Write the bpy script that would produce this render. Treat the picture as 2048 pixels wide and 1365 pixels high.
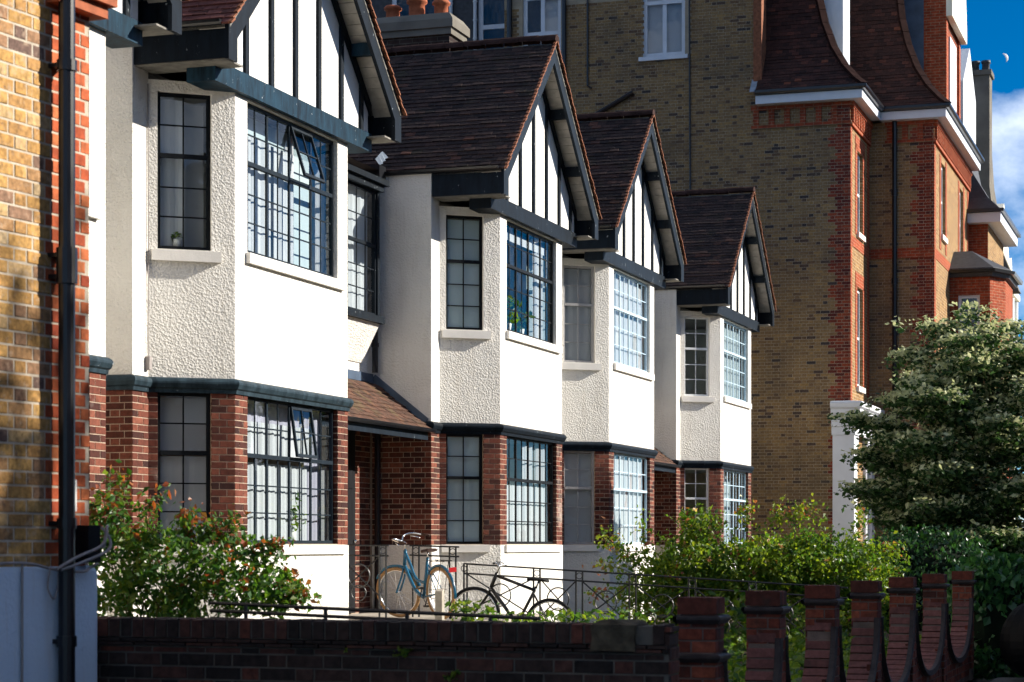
import bpy, math, random
import numpy as np
from mathutils import Matrix, Vector
R = math.radians
random.seed(7)
RNG = np.random.default_rng(11)
for o in list(bpy.data.objects):
    bpy.data.objects.remove(o)
scene = bpy.context.scene
COL = scene.collection

# ------------------------------------------------------------------ camera
EYE = 1.6
cam_data = bpy.data.cameras.new('camera')
cam = bpy.data.objects.new('camera', cam_data)
COL.objects.link(cam)
cam.location = (0, 0, EYE)
cam.rotation_euler = (R(90), 0, 0)
cam_data.sensor_width = 36.0
cam_data.lens = 4300 / 2048 * 36
cam_data.shift_y = (1090 - 682.5) / 2048
cam_data.clip_end = 8000
cam_data.dof.use_dof = True
cam_data.dof.focus_distance = 31
cam_data.dof.aperture_fstop = 5.0
scene.camera = cam

# ------------------------------------------------------------------ frame of the street
ANG = R(18.17)
F = Vector((math.sin(ANG), math.cos(ANG), 0))      # along the terrace, away from the camera
N = Vector((math.cos(ANG), -math.sin(ANG), 0))     # out of the terrace, towards the street
A0 = Vector((-2.99, 23.2, 0))
HROT = math.atan2(F.y, F.x)
def W(s, n, z=0.0):
    return A0 + F * s + N * n + Vector((0, 0, z))

# ------------------------------------------------------------------ sun and sky
SUN = (N * 1.0 + F * 0.55 + Vector((0, 0, 0.55))).normalized()
sun_data = bpy.data.lights.new('sun', 'SUN')
sun_data.energy = 5.0
sun_data.angle = R(0.53)
sun_data.color = (1.0, 0.93, 0.82)
sun = bpy.data.objects.new('sun', sun_data)
COL.objects.link(sun)
sun.rotation_euler = (-SUN).to_track_quat('-Z', 'Y').to_euler()
sun.location = (20, 20, 40)

world = bpy.data.worlds.new('World')
scene.world = world
world.use_nodes = True
wn = world.node_tree
wn.nodes.clear()
def wnode(t, **kw):
    n = wn.nodes.new(t)
    for k, v in kw.items():
        setattr(n, k, v)
    return n
w_out = wnode('ShaderNodeOutputWorld')
w_bg = wnode('ShaderNodeBackground')
w_bg.inputs['Strength'].default_value = 0.15
sky = wnode('ShaderNodeTexSky', sky_type='NISHITA')
sky.sun_disc = False
sky.sun_elevation = math.asin(SUN.z)
sky.sun_rotation = math.atan2(SUN.x, SUN.y)
sky.altitude = 300
sky.air_density = 0.7
sky.dust_density = 0.05
sky.ozone_density = 5.0
hsv = wnode('ShaderNodeHueSaturation')
hsv.inputs['Saturation'].default_value = 1.5
hsv.inputs['Value'].default_value = 0.37
hsv.inputs['Hue'].default_value = 0.5
wn.links.new(sky.outputs[0], hsv.inputs['Color'])
tc = wnode('ShaderNodeTexCoord')
mp = wnode('ShaderNodeMapping')
mp.inputs['Scale'].default_value = (1, 1, 1.5)
mp.inputs['Location'].default_value = (2.18, 1.15, -0.07)
wn.links.new(tc.outputs['Generated'], mp.inputs['Vector'])
cn = wnode('ShaderNodeTexNoise')
cn.inputs['Scale'].default_value = 5.2
cn.inputs['Detail'].default_value = 9
cn.inputs['Roughness'].default_value = 0.56
wn.links.new(mp.outputs[0], cn.inputs['Vector'])
cr = wnode('ShaderNodeValToRGB')
cr.color_ramp.elements[0].position = 0.50
cr.color_ramp.elements[1].position = 0.70
wn.links.new(cn.outputs['Fac'], cr.inputs['Fac'])
mix = wnode('ShaderNodeMixRGB')
mix.inputs['Color2'].default_value = (6.2, 6.5, 7.0, 1)
wn.links.new(cr.outputs['Color'], mix.inputs['Fac'])
wn.links.new(hsv.outputs['Color'], mix.inputs['Color1'])
wn.links.new(mix.outputs['Color'], w_bg.inputs['Color'])
wn.links.new(w_bg.outputs[0], w_out.inputs['Surface'])

scene.view_settings.view_transform = 'Standard'
scene.view_settings.look = 'None'
scene.view_settings.exposure = 0.95
scene.view_settings.gamma = 1
scene.view_settings.use_curve_mapping = False
cy = scene.cycles
cy.use_denoising = True
cy.use_adaptive_sampling = True
cy.adaptive_threshold = 0.03
cy.max_bounces = 5
cy.diffuse_bounces = 2
cy.glossy_bounces = 2
cy.transparent_max_bounces = 12
cy.caustics_reflective = False
cy.caustics_refractive = False
cy.sample_clamp_indirect = 6

# ------------------------------------------------------------------ materials
def lin(c):
    c = c / 255.0
    return c / 12.92 if c <= 0.04045 else ((c + 0.055) / 1.055) ** 2.4
MATS = {}
class NT:
    def __init__(self, name):
        m = bpy.data.materials.new(name)
        m.use_nodes = True
        self.m = m
        self.t = m.node_tree
        self.t.nodes.clear()
        self.out = self.n('ShaderNodeOutputMaterial')
    def n(self, typ, **kw):
        x = self.t.nodes.new(typ)
        for k, v in kw.items():
            setattr(x, k, v)
        return x
    def l(self, a, b):
        self.t.links.new(a, b)
    def pos(self):
        return self.n('ShaderNodeNewGeometry').outputs['Position']
    def noise(self, scale, detail=4, rough=0.55, vec=None, scl=None):
        x = self.n('ShaderNodeTexNoise')
        x.inputs['Scale'].default_value = scale
        x.inputs['Detail'].default_value = detail
        x.inputs['Roughness'].default_value = rough
        v = vec or self.pos()
        if scl:
            mpn = self.n('ShaderNodeMapping')
            mpn.inputs['Scale'].default_value = scl
            self.l(v, mpn.inputs['Vector'])
            v = mpn.outputs[0]
        self.l(v, x.inputs['Vector'])
        return x.outputs['Fac']
    def ramp(self, fac, stops, interp='LINEAR'):
        x = self.n('ShaderNodeValToRGB')
        x.color_ramp.interpolation = interp
        e = x.color_ramp.elements
        while len(e) < len(stops):
            e.new(0.5)
        for i, (p, c) in enumerate(stops):
            e[i].position = p
            e[i].color = (c[0], c[1], c[2], 1)
        self.l(fac, x.inputs['Fac'])
        return x.outputs['Color']
    def mixc(self, fac, a, b, mode='MIX'):
        x = self.n('ShaderNodeMixRGB', blend_type=mode)
        for sock, v in ((x.inputs['Fac'], fac), (x.inputs['Color1'], a), (x.inputs['Color2'], b)):
            if isinstance(v, (int, float)):
                sock.default_value = v
            elif isinstance(v, tuple):
                sock.default_value = (v[0], v[1], v[2], 1)
            else:
                self.l(v, sock)
        return x.outputs['Color']
    def attr(self, name='tint'):
        x = self.n('ShaderNodeAttribute', attribute_name=name)
        return x.outputs['Fac']
    def bump(self, h, strength=0.5, dist=0.01):
        b = self.n('ShaderNodeBump')
        b.inputs['Strength'].default_value = strength
        b.inputs['Distance'].default_value = dist
        self.l(h, b.inputs['Height'])
        return b.outputs['Normal']
    def principled(self, color, rough=0.7, spec=0.3, normal=None, metal=0.0, coat=0.0):
        p = self.n('ShaderNodeBsdfPrincipled')
        if isinstance(color, tuple):
            p.inputs['Base Color'].default_value = (color[0], color[1], color[2], 1)
        else:
            self.l(color, p.inputs['Base Color'])
        if isinstance(rough, (int, float)):
            p.inputs['Roughness'].default_value = rough
        else:
            self.l(rough, p.inputs['Roughness'])
        p.inputs['Specular IOR Level'].default_value = spec
        p.inputs['Metallic'].default_value = metal
        p.inputs['Coat Weight'].default_value = coat
        if normal is not None:
            self.l(normal, p.inputs['Normal'])
        return p
    def done(self, shader):
        self.l(shader.outputs[0], self.out.inputs['Surface'])
        return self.m

def mat_plain(name, col, rough=0.6, spec=0.3, var=0.25, scale=6.0, bump=0.0, bscale=40, metal=0.0):
    t = NT(name)
    f = t.noise(scale, 3)
    c = t.ramp(f, [(0.25, tuple(x * (1 - var) for x in col)), (0.75, tuple(min(1, x * (1 + var)) for x in col))])
    nrm = t.bump(t.noise(bscale, 2), bump, 0.01) if bump else None
    MATS[name] = t.done(t.principled(c, rough, spec, nrm, metal))
    return MATS[name]

def mat_roughcast(name, base, strength):
    t = NT(name)
    big = t.noise(1.3, 3, 0.6)
    streak = t.noise(2.0, 3, 0.6, scl=(3.0, 3.0, 0.35))
    c = t.ramp(big, [(0.3, tuple(x * 0.92 for x in base)), (0.7, base)])
    c = t.mixc(t.ramp(streak, [(0.52, (0, 0, 0)), (0.85, (0.42, 0.42, 0.42))]), c, (0.55, 0.48, 0.39))
    fine = t.noise(3.0, 4, 0.7, scl=(9.0, 9.0, 0.5))
    c = t.mixc(t.ramp(fine, [(0.60, (0, 0, 0)), (0.80, (0.35, 0.35, 0.35))]), c, (0.42, 0.37, 0.30))
    blob = t.noise(0.9, 3, 0.5)
    c = t.mixc(t.ramp(blob, [(0.58, (0, 0, 0)), (0.62, (0.12, 0.12, 0.12))]), c, (0.9, 0.88, 0.84))
    vor = t.n('ShaderNodeTexVoronoi', feature='F1')
    vor.inputs['Scale'].default_value = 36
    t.l(t.pos(), vor.inputs['Vector'])
    h = t.mixc(0.55, vor.outputs['Distance'], t.noise(58, 3, 0.6))
    amp = t.ramp(t.noise(2.2, 2, 0.6), [(0.3, (0.45, 0.45, 0.45)), (0.7, (1, 1, 1))])
    h = t.mixc(1.0, h, amp, 'MULTIPLY')
    nrm = t.bump(h, strength, 0.05)
    MATS[name] = t.done(t.principled(c, 0.9, 0.15, nrm))
mat_roughcast('render', (0.84, 0.81, 0.75), 0.66)
mat_roughcast('render_smooth', (0.84, 0.82, 0.77), 0.25)
mat_plain('sill_white', (0.80, 0.77, 0.72), 0.7, 0.3, 0.08, 5, 0.2, 60)

def mat_paint(name, dark, light, rough=0.38, chips=True):
    t = NT(name)
    st = t.noise(5.0, 6, 0.65, scl=(2.2, 2.2, 0.5))
    c = t.ramp(st, [(0.3, dark), (0.68, light)])
    if chips:
        ch = t.noise(17, 6, 0.7, scl=(1, 1, 0.6))
        c = t.mixc(t.ramp(ch, [(0.66, (0, 0, 0)), (0.69, (1, 1, 1))]), c, (0.36, 0.40, 0.43))
    nrm = t.bump(t.noise(30, 4), 0.25, 0.004)
    MATS[name] = t.done(t.principled(c, max(rough, 0.5), 0.09, nrm))
mat_paint('paint_teal', (0.004, 0.010, 0.017), (0.014, 0.046, 0.076))
mat_paint('paint_band', (0.010, 0.018, 0.024), (0.036, 0.060, 0.078))
mat_paint('paint_navy', (0.004, 0.006, 0.009), (0.008, 0.014, 0.022))
mat_paint('paint_slate', (0.006, 0.009, 0.014), (0.012, 0.021, 0.033))
mat_paint('paint_black', (0.006, 0.006, 0.007), (0.014, 0.015, 0.018), 0.35, chips=False)
mat_paint('frame_black', (0.005, 0.006, 0.007), (0.010, 0.012, 0.015), 0.3, chips=False)
mat_paint('frame_blue', (0.008, 0.013, 0.019), (0.013, 0.022, 0.032), 0.35, chips=False)
mat_paint('frame_grey', (0.30, 0.29, 0.29), (0.42, 0.42, 0.43), 0.4, chips=False)
mat_paint('frame_pale', (0.42, 0.56, 0.66), (0.52, 0.66, 0.76), 0.4, chips=False)
mat_paint('frame_white', (0.66, 0.70, 0.74), (0.78, 0.80, 0.82), 0.4, chips=False)
mat_plain('iron', (0.008, 0.009, 0.011), 0.45, 0.5, 0.3, 20, 0.2, 60)
mat_plain('pipe', (0.006, 0.007, 0.010), 0.28, 0.5, 0.2, 9)
mat_plain('lead', (0.22, 0.26, 0.31), 0.5, 0.4, 0.3, 7)
mat_plain('lead_dark', (0.05, 0.08, 0.13), 0.45, 0.4, 0.35, 3)
mat_plain('soffit', (0.20, 0.19, 0.17), 0.8, 0.2, 0.35, 8)
mat_plain('soffit_pale', (0.45, 0.42, 0.38), 0.8, 0.2, 0.25, 8)
mat_plain('room', (0.22, 0.20, 0.18), 0.9, 0.1, 0.2, 2)
mat_plain('room_dark', (0.05, 0.05, 0.055), 0.9, 0.1, 0.3, 2)  # dark colour stands for unlit rooms
mat_plain('terracotta', (0.34, 0.10, 0.045), 0.8, 0.2, 0.35, 9, 0.2)
mat_plain('verge', (0.22, 0.085, 0.045), 0.85, 0.2, 0.45, 14, 0.3)
mat_plain('mortar_red', (0.38, 0.29, 0.22), 0.95, 0.1, 0.25, 9, 0.4, 90)
mat_plain('mortar_yellow', (0.46, 0.40, 0.32), 0.95, 0.1, 0.25, 9, 0.4, 90)
mat_plain('mortar_dark', (0.10, 0.088, 0.072), 0.95, 0.1, 0.4, 6, 0.4, 90)
mat_plain('mortar_pier', (0.13, 0.10, 0.085), 0.95, 0.1, 0.4, 6, 0.4, 90)
mat_plain('mortar_mansion', (0.32, 0.27, 0.20), 0.95, 0.1, 0.3, 3, 0.2, 60)
mat_plain('stone', (0.40, 0.36, 0.30), 0.9, 0.2, 0.3, 4, 0.4, 30)
mat_plain('chrome', (0.72, 0.74, 0.76), 0.18, 0.5, 0.05, 4, metal=1.0)
mat_plain('rubber', (0.012, 0.012, 0.013), 0.8, 0.3, 0.2, 20)
mat_plain('rubber_tan', (0.34, 0.20, 0.09), 0.8, 0.3, 0.2, 20)
mat_plain('bike_blue', (0.008, 0.105, 0.20), 0.25, 0.5, 0.08, 5)
mat_plain('bike_black', (0.012, 0.011, 0.011), 0.3, 0.5, 0.2, 5)
mat_plain('leather', (0.05, 0.022, 0.014), 0.6, 0.3, 0.3, 30)
mat_plain('red_plastic', (0.5, 0.015, 0.02), 0.3, 0.5, 0.1, 5)
mat_plain('slate', (0.045, 0.048, 0.055), 0.6, 0.3, 0.35, 9, 0.2)
mat_plain('grey_render', (0.17, 0.155, 0.13), 0.95, 0.1, 0.3, 1.6, 0.3, 20)
mat_plain('cream', (0.72, 0.69, 0.58), 0.8, 0.2, 0.12, 2)
mat_plain('stucco', (0.66, 0.68, 0.72), 0.6, 0.3, 0.06, 3)
mat_roughcast('plinth_paint', (0.62, 0.74, 0.86), 0.2)
mat_plain('cable', (0.30, 0.27, 0.26), 0.6, 0.3, 0.2, 8)
mat_plain('asphalt', (0.05, 0.05, 0.052), 0.9, 0.2, 0.25, 3, 0.3, 80)
mat_plain('pavement', (0.22, 0.21, 0.20), 0.9, 0.2, 0.2, 2, 0.3, 50)
mat_plain('soil', (0.07, 0.055, 0.035), 0.95, 0.1, 0.4, 5, 0.6, 30)
mat_plain('bark', (0.085, 0.06, 0.042), 0.9, 0.2, 0.4, 12, 0.5, 50)
mat_plain('stem', (0.10, 0.085, 0.03), 0.8, 0.2, 0.4, 20)
mat_plain('paper', (0.75, 0.75, 0.72), 0.7, 0.2, 0.05, 5)

def mat_tint(name, stops, rough=0.85, spec=0.2, blot=0.45, bscale=22, bump=0.35, soot=None, translucent=0.0, interp='LINEAR'):
    t = NT(name)
    c = t.ramp(t.attr('tint'), stops, interp)
    nz = t.noise(bscale, 3, 0.6)
    c = t.mixc(1.0, c, t.ramp(nz, [(0.25, (1 - blot,) * 3), (0.75, (1 + blot * 0.5,) * 3)]), 'MULTIPLY')
    if soot:
        c = t.mixc(t.ramp(t.noise(soot[0], 5, 0.6), [(soot[1], (0, 0, 0)), (soot[2], (1, 1, 1))]), c, soot[3])
    if name == 'tile':
        c = t.mixc(t.ramp(t.noise(38, 3, 0.5), [(0.70, (0, 0, 0)), (0.73, (0.8, 0.8, 0.8))]), c, (0.20, 0.20, 0.16))
        c = t.mixc(t.ramp(t.noise(2.6, 5, 0.6), [(0.56, (0, 0, 0)), (0.75, (0.6, 0.6, 0.6))]), c, (0.045, 0.042, 0.022))
    if name == 'brick_yellow':
        c = t.mixc(t.ramp(t.noise(16, 6, 0.65), [(0.55, (0, 0, 0)), (0.66, (0.55, 0.55, 0.55))]), c, (0.48, 0.36, 0.25))
        c = t.mixc(t.ramp(t.noise(23, 6, 0.7), [(0.60, (0, 0, 0)), (0.68, (0.8, 0.8, 0.8))]), c, (0.13, 0.075, 0.06))
    nrm = t.bump(t.noise(bscale * 2.5, 2), bump, 0.006) if bump else None
    p = t.principled(c, rough, spec, nrm)
    if translucent:
        tr = t.n('ShaderNodeBsdfTranslucent')
        c2 = t.mixc(1.0, c, (1.15, 1.15, 0.95) if name == 'leaf_cornus' else (1.7, 1.55, 0.6), 'MULTIPLY')
        t.l(c2, tr.inputs['Color'])
        ms = t.n('ShaderNodeMixShader')
        ms.inputs[0].default_value = translucent
        t.l(p.outputs[0], ms.inputs[1])
        t.l(tr.outputs[0], ms.inputs[2])
        MATS[name] = t.done(ms)
    else:
        MATS[name] = t.done(p)
mat_tint('brick_red', [(0, (0.040, 0.014, 0.012)), (0.35, (0.095, 0.027, 0.018)), (0.7, (0.15, 0.042, 0.026)), (1, (0.22, 0.072, 0.044))],
         soot=(1.2, 0.62, 0.8, (0.42, 0.34, 0.30)))
mat_tint('brick_orange', [(0, (0.26, 0.045, 0.02)), (0.5, (0.42, 0.085, 0.03)), (1, (0.50, 0.15, 0.055))])
mat_tint('brick_yellow', [(0, (0.16, 0.10, 0.08)), (0.25, (0.30, 0.17, 0.10)), (0.5, (0.44, 0.24, 0.075)), (0.8, (0.50, 0.30, 0.10)), (1, (0.50, 0.36, 0.20))],
         blot=0.6, bscale=30)
mat_tint('brick_dark', [(0, (0.022, 0.017, 0.015)), (0.5, (0.05, 0.030, 0.024)), (0.85, (0.09, 0.036, 0.026)), (1, (0.15, 0.045, 0.028))], blot=0.6)
mat_tint('brick_pier', [(0, (0.06, 0.022, 0.017)), (0.5, (0.16, 0.040, 0.024)), (1, (0.24, 0.068, 0.038))], blot=0.5,
         soot=(5.0, 0.55, 0.72, (0.03, 0.024, 0.02)))
mat_tint('brick_apron', [(0, (0.12, 0.05, 0.045)), (1, (0.20, 0.085, 0.075))], blot=0.4,
         soot=(4.0, 0.58, 0.75, (0.03, 0.024, 0.02)))
mat_tint('brick_mansion', [(0, (0.055, 0.044, 0.042)), (0.22, (0.12, 0.072, 0.046)), (0.45, (0.22, 0.138, 0.068)), (0.8, (0.275, 0.178, 0.084)), (1, (0.32, 0.20, 0.08))], blot=0.4,
         soot=(0.45, 0.50, 0.80, (0.075, 0.058, 0.042)))
mat_tint('brick_quoin', [(0, (0.10, 0.022, 0.018)), (0.5, (0.20, 0.04, 0.022)), (1, (0.30, 0.065, 0.028))], blot=0.4)
mat_tint('tile', [(0, (0.022, 0.016, 0.016)), (0.5, (0.048, 0.030, 0.027)), (0.85, (0.07, 0.040, 0.033)), (1, (0.11, 0.05, 0.036))], blot=0.5,
         soot=(1.1, 0.58, 0.8, (0.014, 0.014, 0.015)))
mat_tint('tile_red', [(0, (0.10, 0.035, 0.028)), (0.5, (0.17, 0.06, 0.05)), (1, (0.22, 0.085, 0.065))], blot=0.4)
mat_tint('tile_porch', [(0, (0.06, 0.034, 0.025)), (0.5, (0.105, 0.055, 0.038)), (1, (0.15, 0.07, 0.045))], blot=0.5,
         soot=(3.0, 0.55, 0.8, (0.13, 0.11, 0.05)))
mat_tint('tile_mansion', [(0, (0.03, 0.016, 0.015)), (0.5, (0.052, 0.024, 0.02)), (0.88, (0.085, 0.034, 0.027)), (1, (0.18, 0.06, 0.035))], blot=0.4)
mat_tint('leaf_rose', [(0, (0.018, 0.065, 0.016)), (0.4, (0.045, 0.13, 0.025)), (0.7, (0.085, 0.18, 0.028)), (0.8, (0.14, 0.20, 0.035)), (0.86, (0.24, 0.10, 0.04)), (1, (0.26, 0.06, 0.03))],
         0.4, 0.4, 0.2, 30, 0, translucent=0.45)
mat_tint('leaf_bright', [(0, (0.022, 0.07, 0.018)), (0.3, (0.06, 0.145, 0.022)), (0.7, (0.17, 0.25, 0.025)), (0.9, (0.21, 0.26, 0.03)), (0.94, (0.22, 0.11, 0.05)), (1, (0.26, 0.08, 0.06))],
         0.4, 0.4, 0.2, 30, 0, translucent=0.5)
mat_tint('leaf_cornus', [(0, (0.016, 0.045, 0.014)), (0.35, (0.045, 0.105, 0.026)), (0.55, (0.08, 0.16, 0.04)), (0.62, (0.42, 0.47, 0.24)), (1, (0.62, 0.63, 0.40))],
         0.5, 0.4, 0.2, 30, 0, translucent=0.35)
mat_tint('leaf_ivy', [(0, (0.018, 0.065, 0.024)), (0.6, (0.048, 0.16, 0.045)), (1, (0.09, 0.23, 0.055))], 0.3, 0.5, 0.2, 30, 0, translucent=0.25)
mat_tint('bloom', [(0, (0.55, 0.10, 0.10)), (0.5, (0.6, 0.25, 0.16)), (1, (0.75, 0.6, 0.35))], 0.6, 0.3, 0.1, 30, 0, translucent=0.3)

def mat_glass():
    t = NT('glass')
    tr = t.n('ShaderNodeBsdfTransparent')
    tr.inputs['Color'].default_value = (0.90, 0.94, 0.95, 1)
    gl = t.n('ShaderNodeBsdfGlossy')
    gl.inputs['Roughness'].default_value = 0.015
    lw = t.n('ShaderNodeLayerWeight')
    lw.inputs['Blend'].default_value = 0.5
    pw = t.n('ShaderNodeMath', operation='POWER')
    pw.inputs[1].default_value = 4.0
    t.l(lw.outputs['Facing'], pw.inputs[0])
    fr = t.n('ShaderNodeMath', operation='MULTIPLY_ADD')
    fr.inputs[1].default_value = 0.6
    fr.inputs[2].default_value = 0.06
    t.l(pw.outputs[0], fr.inputs[0])
    nrm = t.bump(t.noise(2.2, 2), 0.16, 0.02)
    t.l(nrm, gl.inputs['Normal'])
    ms = t.n('ShaderNodeMixShader')
    t.l(fr.outputs[0], ms.inputs[0])
    t.l(tr.outputs[0], ms.inputs[1])
    t.l(gl.outputs[0], ms.inputs[2])
    MATS['glass'] = t.done(ms)
mat_glass()
def mat_curtain(name, col, trans=0.35):
    t = NT(name)
    d = t.principled(col, 0.9, 0.1)
    tl = t.n('ShaderNodeBsdfTranslucent')
    tl.inputs['Color'].default_value = (*col, 1)
    ms = t.n('ShaderNodeMixShader')
    ms.inputs[0].default_value = trans
    t.l(d.outputs[0], ms.inputs[1])
    t.l(tl.outputs[0], ms.inputs[2])
    MATS[name] = t.done(ms)
mat_curtain('curtain', (0.74, 0.77, 0.81))
mat_curtain('curtain_grey', (0.56, 0.57, 0.60))
mat_curtain('blind', (0.64, 0.76, 0.80))
mat_curtain('curtain_lilac', (0.55, 0.54, 0.66))

def mat_brickwork(name, c1, c2, mort, axis):
    t = NT(name)
    sep = t.n('ShaderNodeSeparateXYZ')
    tcx = t.n('ShaderNodeTexCoord')
    t.l(tcx.outputs['Object'], sep.inputs[0])
    cmb = t.n('ShaderNodeCombineXYZ')
    t.l(sep.outputs[axis], cmb.inputs[0])
    t.l(sep.outputs[2], cmb.inputs[1])
    b = t.n('ShaderNodeTexBrick')
    b.inputs['Scale'].default_value = 1.0
    b.inputs['Brick Width'].default_value = 0.225
    b.inputs['Row Height'].default_value = 0.075
    b.inputs['Mortar Size'].default_value = 0.006
    b.inputs['Color1'].default_value = (*c1, 1)
    b.inputs['Color2'].default_value = (*c2, 1)
    b.inputs['Mortar'].default_value = (*mort, 1)
    t.l(cmb.outputs[0], b.inputs['Vector'])
    c = t.mixc(1.0, b.outputs['Color'], t.ramp(t.noise(9, 5), [(0.3, (0.65,) * 3), (0.7, (1.25,) * 3)]), 'MULTIPLY')
    nrm = t.bump(b.outputs['Fac'], -0.4, 0.01)
    MATS[name] = t.done(t.principled(c, 0.9, 0.15, nrm))
mat_brickwork('front_yellow', (0.34, 0.20, 0.08), (0.20, 0.11, 0.045), (0.42, 0.33, 0.22), 0)
mat_brickwork('front_red', (0.36, 0.07, 0.025), (0.28, 0.05, 0.02), (0.40, 0.22, 0.14), 0)
mat_brickwork('side_red', (0.30, 0.06, 0.024), (0.22, 0.042, 0.02), (0.26, 0.18, 0.12), 1)
mat_brickwork('side_dark', (0.05, 0.03, 0.024), (0.035, 0.024, 0.022), (0.09, 0.08, 0.065), 1)

# ------------------------------------------------------------------ mesh helpers
class MB:
    def __init__(self):
        self.v, self.f, self.t = [], [], []
    def face(self, pts, tint=0.5):
        i = len(self.v)
        self.v.extend([tuple(p) for p in pts])
        self.f.append(tuple(range(i, i + len(pts))))
        self.t.append(tint)
        return self
    def hexa(self, p, tint=0.5):           # 8 points: bottom ring 0-3, top ring 4-7
        i = len(self.v)
        self.v.extend([tuple(q) for q in p])
        for q in ((0, 3, 2, 1), (4, 5, 6, 7), (0, 1, 5, 4), (1, 2, 6, 5), (2, 3, 7, 6), (3, 0, 4, 7)):
            self.f.append(tuple(i + k for k in q))
            self.t.append(tint)
        return self
    def box(self, x0, x1, y0, y1, z0, z1, tint=0.5):
        return self.hexa([(x0, y0, z0), (x1, y0, z0), (x1, y1, z0), (x0, y1, z0),
                          (x0, y0, z1), (x1, y0, z1), (x1, y1, z1), (x0, y1, z1)], tint)
    def bar(self, a, b, up, w, h):          # a box from a to b, w across, h along up
        a, b, up = Vector(a), Vector(b), Vector(up)
        d = (b - a).normalized()
        s = d.cross(up).normalized() * (w / 2)
        u = s.cross(d).normalized() * (h / 2)
        return self.hexa([a - s - u, b - s - u, b + s - u, a + s - u, a - s + u, b - s + u, b + s + u, a + s + u])
    def prism_y(self, poly, y0, y1, tint=0.5):   # poly in x,z (counter-clockwise seen from -y)
        n = len(poly)
        i = len(self.v)
        self.v.extend([(x, y0, z) for x, z in poly] + [(x, y1, z) for x, z in poly])
        self.f.append(tuple(i + k for k in range(n)))
        self.f.append(tuple(i + n + k for k in reversed(range(n))))
        for k in range(n):
            m = (k + 1) % n
            self.f.append((i + k, i + n + k, i + n + m, i + m))
        self.t.extend([tint] * (n + 2))
        return self
    def tube(self, pts, r, n=8, caps=True, closed=False, tint=0.5):
        pts = [Vector(p) for p in pts]
        rs = r if isinstance(r, (list, tuple)) else [r] * len(pts)
        m = len(pts)
        base = len(self.v)
        prev = None
        for k, p in enumerate(pts):
            if closed:
                d = (pts[(k + 1) % m] - pts[(k - 1) % m])
            else:
                d = pts[min(k + 1, m - 1)] - pts[max(k - 1, 0)]
            d = d.normalized() if d.length > 1e-9 else Vector((0, 0, 1))
            if prev is None:
                a = Vector((0, 0, 1)) if abs(d.z) < 0.9 else Vector((1, 0, 0))
                u = d.cross(a).normalized()
            else:
                u = (prev - d * prev.dot(d))
                u = u.normalized() if u.length > 1e-6 else d.orthogonal().normalized()
            prev = u
            w = d.cross(u)
            for j in range(n):
                an = 2 * math.pi * j / n
                self.v.append(tuple(p + (u * math.cos(an) + w * math.sin(an)) * rs[k]))
        for k in range(m if closed else m - 1):
            k2 = (k + 1) % m
            for j in range(n):
                j2 = (j + 1) % n
                self.f.append((base + k * n + j, base + k * n + j2, base + k2 * n + j2, base + k2 * n + j))
                self.t.append(tint)
        if caps and not closed:
            self.f.append(tuple(base + j for j in reversed(range(n))))
            self.f.append(tuple(base + (m - 1) * n + j for j in range(n)))
            self.t.extend([tint, tint])
        return self
    def ring(self, c, ax_u, ax_v, R_, r, seg=24, n=6, a0=0, a1=2 * math.pi):
        c, u, v = Vector(c), Vector(ax_u), Vector(ax_v)
        full = abs(a1 - a0 - 2 * math.pi) < 1e-6
        m = seg if full else seg + 1
        pts = [c + (u * math.cos(a0 + (a1 - a0) * k / seg) + v * math.sin(a0 + (a1 - a0) * k / seg)) * R_ for k in range(m)]
        return self.tube(pts, r, n, closed=full)
    def lathe(self, prof, c, seg=16):        # prof: (r, z)
        cx, cy, cz = c
        base = len(self.v)
        m = len(prof)
        for r, z in prof:
            for j in range(seg):
                an = 2 * math.pi * j / seg
                self.v.append((cx + r * math.cos(an), cy + r * math.sin(an), cz + z))
        for k in range(m - 1):
            for j in range(seg):
                j2 = (j + 1) % seg
                self.f.append((base + k * seg + j, base + k * seg + j2, base + (k + 1) * seg + j2, base + (k + 1) * seg + j))
                self.t.append(0.5)
        return self
    def sweep(self, prof, path, cap=True):   # prof: (outward, z); path: x,y traversed with the outside on the right
        n = len(path)
        offs = []
        for k in range(n):
            def nrm(a, b):
                d = Vector((b[0] - a[0], b[1] - a[1])).normalized()
                return Vector((d.y, -d.x))
            if k == 0:
                m = nrm(path[0], path[1])
            elif k == n - 1:
                m = nrm(path[-2], path[-1])
            else:
                a, b = nrm(path[k - 1], path[k]), nrm(path[k], path[k + 1])
                m = (a + b) / max(0.25, 1 + a.dot(b))
            offs.append(m)
        base = len(self.v)
        q = len(prof)
        for k in range(n):
            for o_, z in prof:
                self.v.append((path[k][0] + offs[k].x * o_, path[k][1] + offs[k].y * o_, z))
        for k in range(n - 1):
            for j in range(q - 1):
                self.f.append((base + k * q + j, base + (k + 1) * q + j, base + (k + 1) * q + j + 1, base + k * q + j + 1))
                self.t.append(0.5)
        if cap:
            self.f.append(tuple(base + j for j in range(q)))
            self.f.append(tuple(base + (n - 1) * q + j for j in reversed(range(q))))
            self.t.extend([0.5, 0.5])
        return self
    def mesh(self, name, mat, smooth=False):
        me = bpy.data.meshes.new(name)
        me.from_pydata(self.v, [], self.f)
        a = me.attributes.new('tint', 'FLOAT', 'FACE')
        a.data.foreach_set('value', np.array(self.t, dtype=np.float32))
        me.materials.append(MATS[mat])
        if smooth:
            me.polygons.foreach_set('use_smooth', np.ones(len(me.polygons), dtype=bool))
        me.update()
        return me
    def build(self, name, mat, parent=None, smooth=False):
        o = bpy.data.objects.new(name, self.mesh(name, mat, smooth))
        COL.objects.link(o)
        if parent is not None:
            o.parent = parent
        return o

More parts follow.
